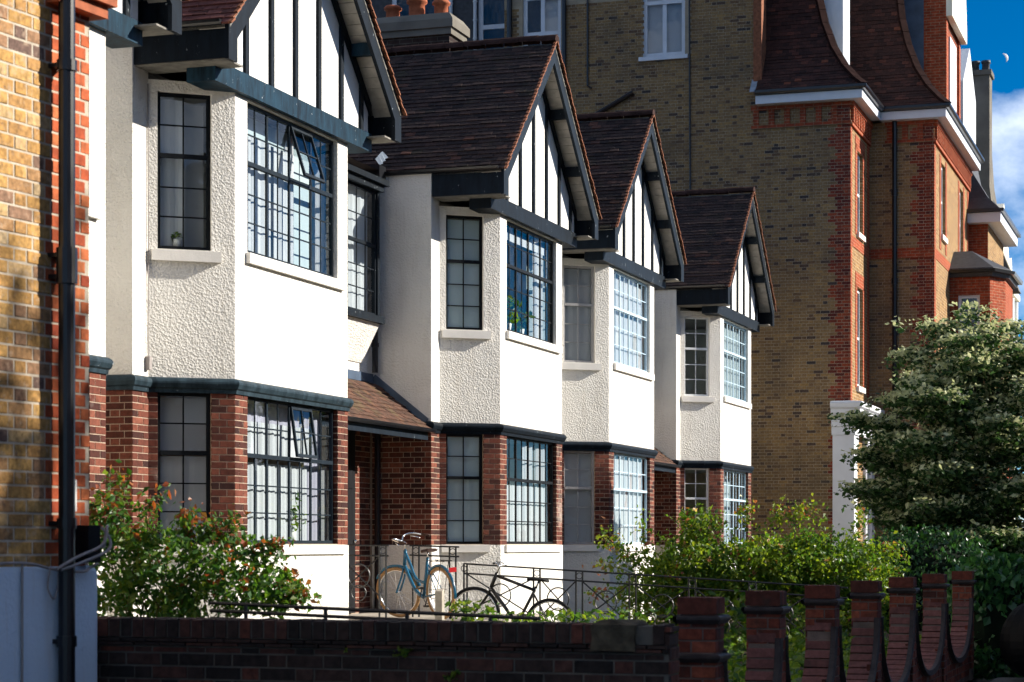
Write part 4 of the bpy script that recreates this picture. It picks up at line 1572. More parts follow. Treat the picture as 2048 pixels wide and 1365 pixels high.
# ------------------------------------------------------------------ tall brick mansion block at the end of the terrace
E = EYE
mn = thing('brick_mansion', 'tall yellow-brown brick mansion block with red quoins and steep swept tiled roofs', 'building', W(30, 0, 0), HROT)
NF = 1.77                                   # front of the first wing
NG = 3.38                                   # front of the second wing
XG = 2.9
m = MB()
h1 = (.48, 1.48, 11.2 + E, 13.7 + E)
h2 = (3.57, 4.64, 11.95 + E, 14.1 + E)
wall_faces(m, (0, 6.9), (0, .45), 0, 14.6 + E, [h1, h2], .12)
wall_faces(m, (0, .45), (0, -NF), 0, 10.75 + E)
wall_faces(m, (0, .45), (8, .45), 10.6 + E, 14.6 + E)
m.face([(0, 6.9, 14.6 + E), (0, .45, 14.6 + E), (8, .45, 14.6 + E), (8, 6.9, 14.6 + E)])
flank = m.build('flank_wall', 'mortar_mansion', mn)
pc = Pieces('brick')
def pal(total, q0=.42, q1=.55, left=False):
    def f(u, z, l):
        e = total - u
        blk = int((z - .3) / .30) % 2
        return 'brick_quoin' if e < (q0 if blk else q1) else 'brick_mansion'
    return f
def skip_flank(u, z):
    if z > 10.6 + E and u > 6.43:
        return True
    for h in (h1, h2):
        if h[0] - .05 < u < h[1] + .05 and h[2] < z < h[3] + .02:
            return True
    return False
tf = lambda mt: ((min(1, max(0, random.gauss(.70, .17))) if random.random() > .13 else random.uniform(0, .35)) if mt == 'brick_mansion' else random.random())
lay_bricks(pc, flank, (0, 6.9, 0), (0, -1, 0), (-1, 0, 0), 0.0, 8.67, 1.2, 13.4 + E, pal(8.67), zref=.0, bond='flemish', proud=.006, depth=.02, tintf=tf, skip=skip_flank, jit=.002, gap=.011)
m = MB()
wall_faces(m, (XG, -NF), (XG, -NG), 0, 10.75 + E)
fl2 = m.build('second_flank_wall', 'mortar_mansion', mn)
lay_bricks(pc, fl2, (XG, -NF, 0), (0, -1, 0), (-1, 0, 0), 0.0, NG - NF, 1.0, 10.7 + E, pal(NG - NF, .48, .62), zref=.0, bond='flemish', proud=.006, depth=.02, tintf=tf, jit=.002, gap=.011)
pc.flush(mn, 'more_bricks')
# fronts towards the street
def front(name, x0, x1, y, z1, holes, red):
    b = MB()
    wall_faces(b, (x0, y), (x1, y), 0, z1, [(a - x0, c - x0, z0, z2) for a, c, z0, z2 in holes], .14)
    w = b.build(name, 'front_yellow', mn)
    for (a, c, z0, z2) in red:
        b = MB()
        b.box(a, c, y - .012, y + .05, z0, z2)
        b.build('red_brick_dressing', 'front_red', mn)
    for (a, c, z0, z2) in holes:
        b = MB()
        for (p, q, r, s_) in ((a, a + .07, z0, z2), (c - .07, c, z0, z2), (a + .07, c - .07, z0, z0 + .08), (a + .07, c - .07, z2 - .08, z2), (a + .07, c - .07, (z0 + z2) / 2 - .03, (z0 + z2) / 2 + .03)):
            b.box(p, q, y + .07, y + .13, r, s_)
        wn_ = b.build('sash_window', 'frame_white', mn)
        for (r, s_) in ((z0 + .08, (z0 + z2) / 2 - .03), ((z0 + z2) / 2 + .03, z2 - .08)):
            pm = MB()
            pm.face([(a + .07, y + .10, r), (c - .07, y + .10, r), (c - .07, y + .10, s_), (a + .07, y + .10, s_)])
            pm.build('pane', 'glass', wn_)
        b = MB()
        b.box(a - .08, c + .08, y - .07, y + .06, z0 - .13, z0 - .004)
        b.build('window_sill', 'sill_white', mn)
        b = MB()
        b.box(a - .2, c + .2, y + .3, y + .34, z0 - .1, z2 + .1)
        b.build('dark_room_sheet', 'room_dark', mn)  # dark-coloured sheet close behind the glass stands in for the unlit room
ha = (1.0, 1.85, 7.58 + E, 9.55 + E)
hb = (1.0, 1.85, 3.85 + E, 6.25 + E)
front('front_wall', 0, XG, -NF, 10.75 + E, [ha, hb],
      [(.004, .22, 3.4 + E, 10.0 + E), (.72, .99, 7.5 + E, 9.7 + E), (1.86, 2.14, 7.5 + E, 9.7 + E), (.72, 2.14, 9.56 + E, 9.9 + E), (2.55, 2.89, 1, 10.0 + E),
       (.72, .99, 3.8 + E, 6.3 + E), (1.86, 2.14, 3.8 + E, 6.3 + E), (.72, 2.14, 6.26 + E, 6.6 + E), (.23, 2.54, 7.15 + E, 7.40 + E)])
hc = (4.3, 5.2, 7.9 + E, 9.75 + E)
hd = (8.4, 9.3, 7.9 + E, 9.75 + E)
front('second_front_wall', XG, 10.7, -NG, 10.75 + E, [hc, hd],
      [(XG + .004, XG + .30, 1, 10.0 + E), (4.0, 4.29, 7.5 + E, 9.9 + E), (5.21, 5.5, 7.5 + E, 9.9 + E), (8.1, 8.39, 7.5 + E, 9.9 + E), (9.31, 9.6, 7.5 + E, 9.9 + E), (3.21, 8.09, 7.15 + E, 7.40 + E), (10.3, 10.69, 1, 10.0 + E)])
# red dentil bands under the eaves
for (x, ya, yb) in ((0, .62, -NF), (XG, -NF - .4, -NG)):
    b = MB()
    b.box(x - .05, x + .0, yb - .03, ya, 10.02 + E, 10.10 + E)
    b.box(x - .06, x + .0, yb - .03, ya, 10.46 + E, 10.58 + E)
    b.build('red_brick_band', 'side_red', mn)
    k = 0
    y = ya - .12
    while y > yb + .2:
        b = MB()
        b.box(x - .045, x - .002, y - .07, y + .07, 10.101 + E, 10.459 + E)
        b.build('dentil', 'side_red', mn)
        y -= .38
for (x0, x1, y) in ((0, XG, -NF), (XG, 10.7, -NG)):
    b = MB()
    b.box(x0 - .03, x1, y - .10, y + .01, 10.42 + E, 10.58 + E)
    b.box(x0 - .02, x1, y - .06, y + .01, 9.98 + E, 10.06 + E)
    b.build('red_brick_band', 'front_red', mn)
    x = x0 + .12
    while x < min(x1, x0 + 8):
        b = MB()
        b.box(x - .05, x + .05, y - .08, y + .0, 10.061 + E, 10.419 + E)
        b.build('dentil', 'front_red', mn)
        x += .26
b = MB()
b.box(XG - .04, XG, -NG - .02, -NF - .02, 7.15 + E, 7.40 + E)
b.build('red_brick_band', 'side_red', mn)
# swept roofs
PROF = [(.36, 10.84), (.16, 11.02), (-.18, 11.42), (-.50, 11.95), (-.76, 12.6), (-.94, 13.3), (-1.04, 14.1), (-1.10, 15.2)]
tl = Pieces('roof_tile')
def swept_roof(path, wy0, x, yfront, name):
    b = MB()
    b.sweep([(o_, z + E) for o_, z in PROF], path, False)
    rf = b.build(name, 'soffit', mn)
    for (o0, z0), (o1, z1) in zip(PROF, PROF[1:]):
        a = Vector((x - o0, wy0, z0 + E))
        d = Vector((o0 - o1, 0, z1 - z0))
        nr = Vector((-d.z, 0, d.x))
        Lw0 = wy0 + yfront + o0
        dl = d.length
        def sk(u, r, o0=o0, o1=o1, dl=dl):
            lim = wy0 + yfront + o0 + (o1 - o0) * (r / dl)
            return u > lim - .02
        lay_tiles(tl, rf, a - d.normalized() * .03, (0, -1, 0), d, nr, Lw0, dl + .04, 'tile_mansion', gauge=.1, skip=sk)
    # hip tiles down the corner
    pts = [Vector((x - o_, -(yfront + o_), z + E)) for o_, z in PROF]
    for p, q in zip(pts, pts[1:]):
        nn = max(1, int((q - p).length / .34))
        for k in range(nn):
            s0, s1 = p.lerp(q, k / nn), p.lerp(q, (k + .96) / nn)
            h = MB()
            h.bar(s0 + Vector((-.03, -.03, .03)), s1 + Vector((-.03, -.03, .03)), (1, 1, 1), .20, .07)
            h.build('hip_tile', 'hip', rf)
    f = MB()
    f.sweep([(.0, 10.56 + E), (.33, 10.56 + E), (.335, 10.76 + E), (.31, 10.76 + E), (.0, 10.60 + E)], path, True)
    f.build('fascia', 'fascia_white', mn)
    f = MB()
    f.sweep([(.336, 10.77 + E), (.41, 10.77 + E), (.45, 10.81 + E), (.45, 10.87 + E), (.336, 10.87 + E)], path, True)
    f.build('gutter', 'pipe', mn)
    return rf
mat_plain('hip', (0.022, 0.011, 0.010), 0.9, 0.03, 0.4, 8, 0.3)
mat_plain('fascia_white', (0.62, 0.66, 0.72), 0.5, 0.4, 0.06, 4)
swept_roof([(0, .45), (0, -NF), (XG + .36, -NF)], .45, 0, NF, 'wing_roof')
swept_roof([(XG, .45), (XG, -NG), (10.7, -NG)], .45, XG, NG, 'second_roof')
tl.flush(mn, 'more_roof_tiles')
b = MB()
b.box(-.06, .5, .36, .56, 10.9 + E, 14.62 + E)
b.build('parapet_edge', 'verge', mn)
b = MB()
b.face([(-.34, .60, 10.86 + E), (-.34, .28, 10.86 + E), (.10, .28, 11.34 + E), (.10, .60, 11.34 + E)])
b.build('lead_flashing', 'lead', mn)
# dormers
b = MB()
b.box(1.2, 2.2, -1.40, 0.2, 11.9 + E, 15.0 + E)
dm = b.build('dormer', 'fascia_white', mn)
b = MB()
b.box(5.0, 8.2, -2.86, -.8, 10.9 + E, 15.6 + E)
b.build('dormer_cheek', 'lead_dark', mn)
b = MB()
b.box(4.99, 8.21, -NG - .01, -2.862, 10.9 + E, 15.2 + E)
b.build('dormer_front', 'side_red', mn)
b = MB()
b.box(5.0, 5.35, -NG - .06, -NG - .011, 10.9 + E, 15.2 + E)
b.box(7.85, 8.2, -NG - .06, -NG - .011, 10.9 + E, 15.2 + E)
b.build('dormer_pilaster', 'front_red', mn)
b = MB()
b.box(5.9, 7.3, -NG - .05, -NG - .012, 11.0 + E, 13.3 + E)
b.build('dormer_window', 'frame_white', mn)
b = MB()
b.prism_y([(4.9, 13.6 + E), (8.3, 13.6 + E), (8.3, 14.0 + E), (7.9, 15.3 + E), (5.4, 15.3 + E), (4.9, 14.0 + E)], -NG - .22, -NG - .062)
b.build('gable_cresting', 'cream', mn)
# windows in the flank
for hname, h in (('a', h1), ('b', h2)):
    a, c, z0, z1 = h
    o = Vector((.10, 6.9 - a, z0))
    window(mn, o, (0, -1, 0), (-1, 0, 0), c - a, z1 - z0, 2, (1, 1), .62, 0, 'fascia_white',
           [(.5, 1, 0, .97, 'curtain_grey', .1, 0)] if hname == 'a' else [(0, 1, 0, .97, 'curtain_grey', .1, 0)], bar=.10, frame=.10, transom=.09, name='casement_window')
    b = MB()
    b.box(-.08, .10, 6.9 - c - .08, 6.9 - a + .08, z0 - .10, z0 - .004)
    b.build('window_sill', 'fascia_white', mn)
b = MB()
b.box(.6, .7, .6, 6.8, 9 + E, 14.5 + E)
b.build('dark_room_sheet', 'room_dark', mn)
# slate-hung rear wing with white windows
b = MB()
rw_holes = [(3.9, 5.55, 12.4 + E, 15.2 + E), (6.42, 7.35, 12.4 + E, 15.2 + E)]
wall_faces(b, (4, 15.4), (4, 7.6), 6, 16 + E, rw_holes, .08)
b.face([(4, 15.4, 16 + E), (4, 7.6, 16 + E), (9, 7.6, 16 + E), (9, 15.4, 16 + E)])
b.face([(0.02, 6.9, 6), (4, 7.6, 6), (4, 7.6, 16 + E), (0.02, 6.9, 16 + E)])
b.build('slate_wing', 'slate', mn)
for (a, c, z0, z1) in rw_holes:
    window(mn, (4.06, 15.4 - a, z0), (0, -1, 0), (-1, 0, 0), c - a, z1 - z0, 2 if c - a > 1.2 else 1, (1, 1), .58, 0, 'fascia_white', [], bar=.12, frame=.13, transom=.12, name='casement_window')
b = MB()
b.box(4.5, 4.6, 7.7, 15.3, 9 + E, 15.8 + E)
b.build('dark_room_sheet', 'room_dark', mn)
for yy in (15.4 - 5.66, 15.4 - 6.36):
    b = MB()
    b.tube([(3.93, yy, 10 + E), (3.93, yy, 15.9 + E)], .05, 8)
    for k in range(8):
        b.tube([(3.93, yy, 12.2 + E + k * .5), (3.93, yy, 12.24 + E + k * .5)], .066, 8)
    b.build('white_pipe', 'frame_white', mn)
# pipes and cables on the flank
for pts, r in (([(-.07, 5.32, 14.5 + E), (-.07, 5.32, 10.2 + E)], .06), ([(-.04, 4.72, 14.5 + E), (-.04, 4.72, 11.35 + E), (-.04, 4.62, 11.28 + E)], .025),
               ([(-.04, 2.15, 14.5 + E), (-.04, 2.12, 8.3 + E)], .022), ([(-.08, 5.1, 10.3 + E), (-.08, 3.55, 11.1 + E)], .06), ([(-.05, 6.75, 14.5 + E), (-.05, 6.75, 11 + E)], .07)):
    b = MB()
    b.tube(pts, r, 8)
    b.build('pipe', 'pipe', mn)
b = MB()
b.tube([(XG - .10, -2.42, 10.7 + E), (XG - .10, -2.42, 0.5)], .06, 8)
for k in range(5):
    b.tube([(XG - .10, -2.42, 1.5 + k * 2.2), (XG - .10, -2.42, 1.65 + k * 2.2)], .08, 8)
b.build('downpipe', 'pipe', mn)
# projecting bay on the second front
b = MB()
wall_faces(b, (6.2, -NG), (6.2, -4.42), 0, 7.15 + E, [(.22, .78, 4.4 + E, 6.55 + E)], .1)
bay = b.build('bay', 'side_red', mn)
b = MB()
wall_faces(b, (6.2, -4.42), (6.9, -4.75), 0, 7.15 + E)
wall_faces(b, (6.9, -4.75), (9.0, -4.75), 0, 7.15 + E)
b.build('bay_front', 'front_red', mn)
window(mn, (6.27, -NG - .22, 4.4 + E), (0, -1, 0), (-1, 0, 0), .56, 2.15, 1, (1, 1), .5, 0, 'fascia_white', [], bar=.06, frame=.08, transom=.07, name='bay_window')
b = MB()
b.box(6.45, 6.5, -4.3, -NG, 4 + E, 7 + E)
b.build('dark_room_sheet', 'room_dark', mn)
b = MB()
bp = [(6.2, -NG), (6.2, -4.42), (6.9, -4.75), (9.0, -4.75), (9.0, -NG)]
b.sweep([(.0, 7.02 + E), (.10, 7.02 + E), (.16, 7.20 + E), (.16, 7.24 + E), (-.9, 7.82 + E)], bp, False)
b.build('bay_roof', 'slate', mn)
b = MB()
b.sweep([(.16, 7.12 + E), (.24, 7.12 + E), (.26, 7.20 + E), (.16, 7.22 + E)], bp, True)
b.build('bay_gutter', 'pipe', mn)
# stucco porch
pr = MB()
py0, py1 = -1.42, -1.93
pr.box(-.42, .06, py1, py0, 0.1, 2.60 + E)
porch = pr.build('porch', 'stucco', mn)
b = MB()
b.box(2.3, 2.75, py1, -NF - .013, 0.1, 2.60 + E)
b.build('porch_pilaster', 'stucco', porch)
b = MB()
b.sweep([(0, 2.60), (.03, 2.60), (.03, 2.78), (.06, 2.80), (.06, 3.02), (.10, 3.05), (.16, 3.12), (.16, 3.20), (.22, 3.24), (.24, 3.34), (.20, 3.38), (0, 3.40)],
        [(-.42, -1.40), (-.42, py1), (2.75, py1), (2.75, -1.78)])
bb_ = b.build('entablature', 'stucco', porch)
bb_.location = (0, 0, E)
b = MB()
b.box(-.42, 2.75, py1, -1.40, 3.36 + E, 3.405 + E)
b.build('porch_top', 'lead', porch)
for xx in (.28, 2.0):
    b = MB()
    b.lathe([(.13, .1), (.13, .3), (.105, .34), (.10, 1.5), (.09, 2.30 + E - .25), (.11, 2.32 + E - .25), (.10, 2.35 + E - .25), (.15, 2.48 + E - .12), (.16, 2.59 + E)], (xx, py1 + .16, 0), 16)
    b.build('column', 'stucco', porch, True)

# ------------------------------------------------------------------ houses farther along the street
u2 = thing('brick_house', 'red brick house with white eaves and slate roof beyond the mansion block', 'house', W(40.7, 0, 0), HROT)
b = MB()
wall_faces(b, (0, 1), (0, -3.92), 0, 9.2 + E)
b.build('side_wall', 'side_red', u2)
b = MB()
wall_faces(b, (0, -3.92), (4.6, -3.92), 0, 9.2 + E, [(1.2, 2.2, 6.2 + E, 8.2 + E), (3, 4, 6.2 + E, 8.2 + E)], .14)
b.build('front_wall', 'front_yellow', u2)
for xx in (1.2, 3):
    b = MB()
    b.box(xx, xx + 1, -3.80, -3.76, 6.2 + E, 8.2 + E)
    b.build('window', 'frame_white', u2)
pth = [(0, 1), (0, -3.92), (4.6, -3.92), (4.6, 1)]
b = MB()
b.sweep([(0, 9.05 + E), (.38, 9.05 + E), (.39, 9.32 + E), (0, 9.32 + E)], pth)
b.build('fascia', 'fascia_white', u2)
b = MB()
b.sweep([(.45, 9.34 + E), (.0, 9.8 + E), (-.6, 10.8 + E), (-.9, 12.4 + E)], pth, False)
b.build('roof', 'slate', u2)
b = MB()
b.sweep([(.39, 9.33 + E), (.48, 9.33 + E), (.48, 9.42 + E), (.39, 9.42 + E)], pth)
b.build('gutter', 'pipe', u2)
b = MB()
b.prism_y([(1.2, 10.4 + E), (4.6, 10.4 + E), (4.6, 13.4 + E), (2.9, 14.7 + E), (1.2, 13.4 + E)], -3.10, -2.68)
b.build('white_gable', 'frame_white', u2)
b = MB()
b.box(1.3, 4.5, -2.678, -1.5, 10.4 + E, 13.3 + E)
b.build('dormer', 'lead', u2)
pwl = thing('party_wall', 'tall grey rendered chimney wall rising above the far rooftops', 'chimney', W(47.4, 0, 0), HROT)
b = MB()
b.prism_y([(0, 0), (.8, 0), (.8, 14.7 + E), (0, 14.7 + E)], -3.3, -1.6)
b.hexa([(0, -4.2, 9.5), (.8, -4.2, 9.5), (.8, -3.3, 9.5), (0, -3.3, 9.5), (0, -3.5, 9.6 + E), (.8, -3.5, 9.6 + E), (.8, -3.3, 11.2 + E), (0, -3.3, 11.2 + E)])
b.build('stack', 'grey_render', pwl)
b = MB()
b.box(-.06, .86, -3.36, -1.55, 14.7 + E, 14.86 + E)
b.build('stack_cap', 'grey_render', pwl)
for k in range(5):
    b = MB()
    b.lathe([(.13, 0), (.12, .25), (.15, .28), (.15, .36), (.1, .36)], (.4, -3.15 + k * .33, 14.86 + E), 10)
    b.build('chimney_pot', 'slate', pwl, True)
sw = thing('slate_house', 'narrow dark slate gable with small chimneys on the skyline', 'house', W(52, 0, 0), HROT)
b = MB()
b.box(0, 3.5, -2.75, 3, 0, 11.4 + E)
b.prism_y([(0, 11.4 + E), (3.5, 11.4 + E), (3.5, 11.9 + E), (2.6, 12.3 + E), (1.75, 13.4 + E), (.9, 12.3 + E), (0, 11.9 + E)], -2.75, -1.9)
b.build('wall', 'grey_render', sw)
b = MB()
for zz in (12.6, 11.2, 9.7):
    b.box(-.2, 3.7, -3.0, -2.4, zz - 1.3 + E, zz - 1.14 + E)
b.build('cornice', 'slate', sw)
b = MB()
b.box(-.3, 3, -3.3, -2.76, 7.6 + E, 9.0 + E)
b.hexa([(-.4, -3.45, 9.0 + E), (3.1, -3.45, 9.0 + E), (3.1, -2.76, 9.0 + E), (-.4, -2.76, 9.0 + E), (-.1, -3.0, 9.6 + E), (2.8, -3.0, 9.6 + E), (2.8, -2.8, 9.6 + E), (-.1, -2.8, 9.6 + E)])
b.build('grey_dormer', 'lead', sw)
cr_ = thing('cream_building', 'pale cream building front with curly gable at the far end of the street', 'building', W(64, 0, 0), HROT)
b = MB()
b.prism_y([(0, 0), (10, 0), (10, 10.6 + E), (9, 11.0 + E), (8.4, 12.2 + E), (7.2, 12.0 + E), (6.4, 13.2 + E), (5, 14.0 + E), (3.6, 13.2 + E), (2.8, 12.0 + E), (1.6, 12.2 + E), (1, 11.6 + E), (0, 11.5 + E)], -1.75, 4)
b.build('wall', 'cream', cr_)
b = MB()
for k in range(6):
    b.tube([(0.4 + k * 1.8, -1.84, 6), (0.4 + k * 1.8, -1.84, 10.4 + E)], .10, 6)
b.build('white_pipes', 'frame_white', cr_)
b = MB()
b.box(-.2, 10.2, -2.05, -1.76, 7.3 + E, 7.7 + E)
b.box(-.2, 10.2, -1.95, -1.76, 10.5 + E, 10.75 + E)
b.build('cornice', 'cream', cr_)
# unseen houses across the street, sized so their shade covers the foreground
def far_house(s0, s1, hgt, label, wallm):
    r = thing('opposite_house', label, 'house', W(s0, 20.3, 0), HROT, 'houses across the street')
    L = s1 - s0
    b = MB()
    b.box(0, L, -9, 0, 0, hgt - 2.6)
    b.build('wall', wallm, r)
    b = MB()
    b.hexa([(-.05, -9.2, hgt - 2.6), (L + .05, -9.2, hgt - 2.6), (L + .05, .25, hgt - 2.6), (-.05, .25, hgt - 2.6),
            (-.05, -6, hgt), (L + .05, -6, hgt), (L + .05, -2.2, hgt), (-.05, -2.2, hgt)])
    b.build('roof', 'slate', r)
    for z in (1.0, 4.2):
        x = 1.0
        while x + 1.2 < L:
            b = MB()
            b.box(x, x + 1.2, -.02, .04, z, z + 1.8)
            b.build('window', 'frame_white', r)
            x += 2.4
    return r
far_house(-22, -8, 11.2, 'red brick house across the street to the left', 'front_red')
far_house(-7.9, 1.5, 11.9, 'tallest red brick house across the street', 'front_red')
far_house(1.6, 10, 10.3, 'yellow brick house across the street', 'front_yellow')
far_house(10.1, 22, 10.2, 'long yellow brick house across the street', 'front_yellow')
far_house(22.1, 34, 10.2, 'red brick house across the street farther along', 'front_red')

# ------------------------------------------------------------------ foliage
def leaves(name, mat, C, D, size, tint, parent, aspect=.62, droop=.25, flat=None):
    """C centres, D leaf axes (n,3); rhombic leaves bent along the midrib"""
    n = len(C)
    D = D / np.linalg.norm(D, axis=1, keepdims=True)
    rnd = RNG.normal(size=(n, 3))
    if flat is not None:
        rnd = rnd * (1 - .75 * flat[:, None]) + np.array([0, 0, 3.0]) * flat[:, None]
    S_ = np.cross(D, rnd)
    S_ /= np.linalg.norm(S_, axis=1, keepdims=True) + 1e-9
    nr = np.cross(D, S_)
    sz = size * RNG.uniform(.45, 1.45, size=(n, 1))
    a = C - D * sz * .5
    c = C + D * sz * .5 - np.array([0, 0, 1]) * sz * droop * .5
    mid = C + D * sz * .05
    b = mid + S_ * sz * aspect * .5 + nr * sz * .10
    d = mid - S_ * sz * aspect * .5 + nr * sz * .10
    V = np.stack([a, b, c, d], axis=1).reshape(-1, 3)
    Fq = np.arange(4 * n).reshape(-1, 4)
    inv = np.array(world_of(parent).inverted())
    V = V @ inv[:3, :3].T + inv[:3, 3]
    return fast_mesh(name, V, Fq, tint, [mat], parent)

def sprig_bush(name, label, cat, base, lumps, nclus, per, size, mat, red_tip=0.0, spread=.07, shoots=(), stem_r=.006, bloom=None, nleafmul=1.0):
    root = thing(name, label, cat, base)
    cs = []
    wts = np.array([l[3] * l[4] * l[5] for l in lumps]) ** .67
    wts /= wts.sum()
    for k, l in enumerate(lumps):
        n = int(nclus * wts[k])
        v = RNG.normal(size=(n, 3))
        v /= np.linalg.norm(v, axis=1, keepdims=True)
        r = RNG.uniform(.45, 1.0, size=(n, 1)) ** .6 * (1 + .18 * np.sin(v[:, :1] * 7 + v[:, 2:3] * 9 + k))
        cs.append(np.array(l[:3]) + v * r * np.array(l[3:6]))
    cs = np.concatenate(cs)
    tips = np.zeros(len(cs))
    st = MB()
    extra = []
    for (p, q) in shoots:
        p, q = Vector(p), Vector(q)
        mid = (p + q) / 2 + Vector((random.uniform(-.08, .08), random.uniform(-.08, .08), .05))
        path = arc([p, mid, q], 6)
        st.tube(path, [stem_r * (1 - .6 * k / (len(path) - 1)) for k in range(len(path))], 5)
        for t in np.linspace(.25, 1, 9):
            extra.append((*path[int(t * (len(path) - 1))], t))
    if extra:
        ex = np.array(extra)
        cs = np.concatenate([cs, ex[:, :3]])
        tips = np.concatenate([tips, ex[:, 3]])
    for _ in range(40):
        i = random.randrange(len(cs))
        q = Vector(cs[i])
        l = random.choice(lumps)
        p = Vector((l[0] + random.uniform(-.2, .2) * l[3], l[1] + random.uniform(-.2, .2) * l[4], base[2] if hasattr(base, '__getitem__') else 0))
        mid = p.lerp(q, .55) + Vector((0, 0, .12))
        path = arc([p, mid, q], 5)
        st.tube(path, [stem_r * 1.4 * (1 - .7 * k / (len(path) - 1)) for k in range(len(path))], 5)
    inv = world_of(root).inverted()
    st.v = [tuple(inv @ Vector(v)) for v in st.v]
    st.build('stems', 'stem', root)
    C = np.repeat(cs, per, axis=0) + RNG.normal(size=(len(cs) * per, 3)) * spread
    cl_t = np.repeat(RNG.uniform(0, 1, len(cs)), per)
    T = np.clip(cl_t * .62 + RNG.uniform(0, .34, len(C)), 0, .8)
    tp = np.repeat(tips, per)
    redc = np.repeat(RNG.uniform(0, 1, len(cs)) < red_tip, per) & (RNG.uniform(0, 1, len(C)) < .7)
    T = np.where((tp > .55) & (RNG.uniform(0, 1, len(C)) < .45) | redc, RNG.uniform(.84, 1.0, len(C)), T)
    D = RNG.normal(size=(len(C), 3)) + np.array([0, 0, .1])
    lo = leaves('foliage', mat, C, D, size, T, root)
    lo['kind'] = 'stuff'
    if bloom:
        idx = RNG.choice(len(cs), bloom, replace=False)
        Cb = np.repeat(cs[idx], 9, axis=0) + RNG.normal(size=(bloom * 9, 3)) * .022
        bo = leaves('blooms', 'bloom', Cb, RNG.normal(size=(len(Cb), 3)), .05, np.repeat(RNG.uniform(0, 1, bloom), 9), root, .9)
        bo['kind'] = 'stuff'
    return root
def PX(px, py, Y):
    return ((px - 1024) / 4300 * Y, Y, EYE - (py - 1090) / 4300 * Y)
Yb = 16.2
def lump(px, py, rx, ry, Y=Yb, depth=.35):
    x, y, z = PX(px, py, Y)
    return (x, y, z, rx / 4300 * Y, depth, ry / 4300 * Y)
def shoot(px, py, qx, qy, Y=Yb):
    return (PX(px, py, Y), PX(qx, qy, Y + random.uniform(-.2, .2)))
sprig_bush('rose_bush', 'rose bush with reddish new leaves in front of the nearest white house', 'bush', (PX(380, 1200, Yb)[0], Yb, .2),
           [lump(230, 1120, 70, 95), lump(330, 1140, 110, 95), lump(450, 1150, 100, 80), lump(540, 1180, 60, 50), lump(300, 1220, 140, 70)],
           470, 12, .056, 'leaf_rose', .045, .045,
           [shoot(240, 1080, 232, 945), shoot(300, 1080, 330, 985), shoot(360, 1090, 385, 1020), shoot(400, 1090, 375, 1040), shoot(470, 1110, 478, 1030), shoot(250, 1080, 205, 985),
            shoot(540, 1150, 560, 1085), shoot(560, 1190, 600, 1165), shoot(560, 1200, 635, 1205), shoot(430, 1100, 440, 1045), shoot(200, 1080, 190, 1010), shoot(500, 1130, 540, 1090), shoot(540, 1200, 600, 1195)])
Yc = 31.5
sprig_bush('rose_hedge', 'broad bright green rose hedge with red flowers behind the brick piers', 'bush', (PX(1540, 1250, Yc)[0], Yc, .15),
           [lump(1390, 1140, 90, 80, Yc, .7), lump(1470, 1150, 100, 72, Yc, .8), lump(1560, 1145, 100, 78, Yc, .8), lump(1650, 1140, 100, 76, Yc, .8), lump(1730, 1150, 75, 62, Yc, .7), lump(1330, 1190, 90, 70, Yc, .6),
            lump(1560, 1230, 260, 80, Yc, .8), lump(1400, 1050, 40, 30, Yc, .3)],
           2700, 12, .072, 'leaf_bright', .05, .075,
           [shoot(1300, 1150, 1215, 1060, Yc), shoot(1290, 1130, 1280, 1045, Yc), shoot(1250, 1120, 1205, 1080, Yc), shoot(1640, 1060, 1620, 1010, Yc), shoot(1560, 1060, 1565, 1015, Yc),
            shoot(1490, 1060, 1495, 1015, Yc), shoot(1700, 1080, 1730, 1025, Yc), shoot(1760, 1110, 1805, 1105, Yc), shoot(1300, 1140, 1240, 1110, Yc), shoot(1290, 1160, 1190, 1130, Yc),
            shoot(1590, 1060, 1600, 1015, Yc), shoot(1260, 1200, 1180, 1190, Yc)], bloom=46)
def small_plant(label, c, n, size, spread, mat, h):
    r = thing('leafy_plant', label, 'plant', (c[0], c[1], c[2]))
    C = np.array(c) + np.stack([RNG.normal(0, spread, n), RNG.normal(0, spread * .6, n), RNG.uniform(0, h, n)], axis=1)
    D = np.stack([RNG.normal(0, 1, n), RNG.normal(0, 1, n), RNG.uniform(.2, 1.4, n)], axis=1)
    o = leaves('leaves', mat, C, D, size, RNG.uniform(0, .8, n), r, .5)
    o['kind'] = 'stuff'
for k, (lab, px, py, Y, n, sz, sp, h) in enumerate((
        ('leafy green plants at the foot of the black bicycle front wheel', 935, 1250, 27.2, 120, .11, .16, .32),
        ('low green border plants under the black bicycle rear wheel', 1010, 1262, 26.0, 110, .10, .22, .22),
        ('spreading green border plants right of the bicycles', 1110, 1262, 25.8, 150, .10, .26, .24),
        ('green border plants below the railing by the third house', 1230, 1262, 26, 170, .10, .34, .26),
        ('pale green weed on the dark wall below the bicycles', 805, 1312, 11.88, 26, .045, .022, .05),
        ('tiny weed on the dark wall left of the pale green one', 690, 1305, 11.92, 10, .03, .012, .02),
        ('weed low on the dark wall near the bottom edge', 905, 1360, 11.8, 26, .045, .03, .05),
        ('small weed low on the dark wall to the right', 962, 1345, 11.78, 12, .035, .012, .03),
        ('ferny green growth between the first and second brick pier', 1465, 1300, 15.2, 260, .075, .14, .42),
        ('green growth between the second and third brick pier', 1625, 1300, 18, 200, .08, .12, .4))):
    x, y, z = PX(px, py, Y)
    small_plant(lab, (x, y, z), n, sz, sp, 'leaf_bright', h)
gc_n = 9000
gs, gn = RNG.uniform(-9, 9, gc_n), RNG.uniform(1.5, 7.0, gc_n)
GC = np.array([tuple(W(a, b_, .22)) for a, b_ in zip(gs, gn)]) + np.stack([np.zeros(gc_n), np.zeros(gc_n), RNG.uniform(0, .16, gc_n)], axis=1)
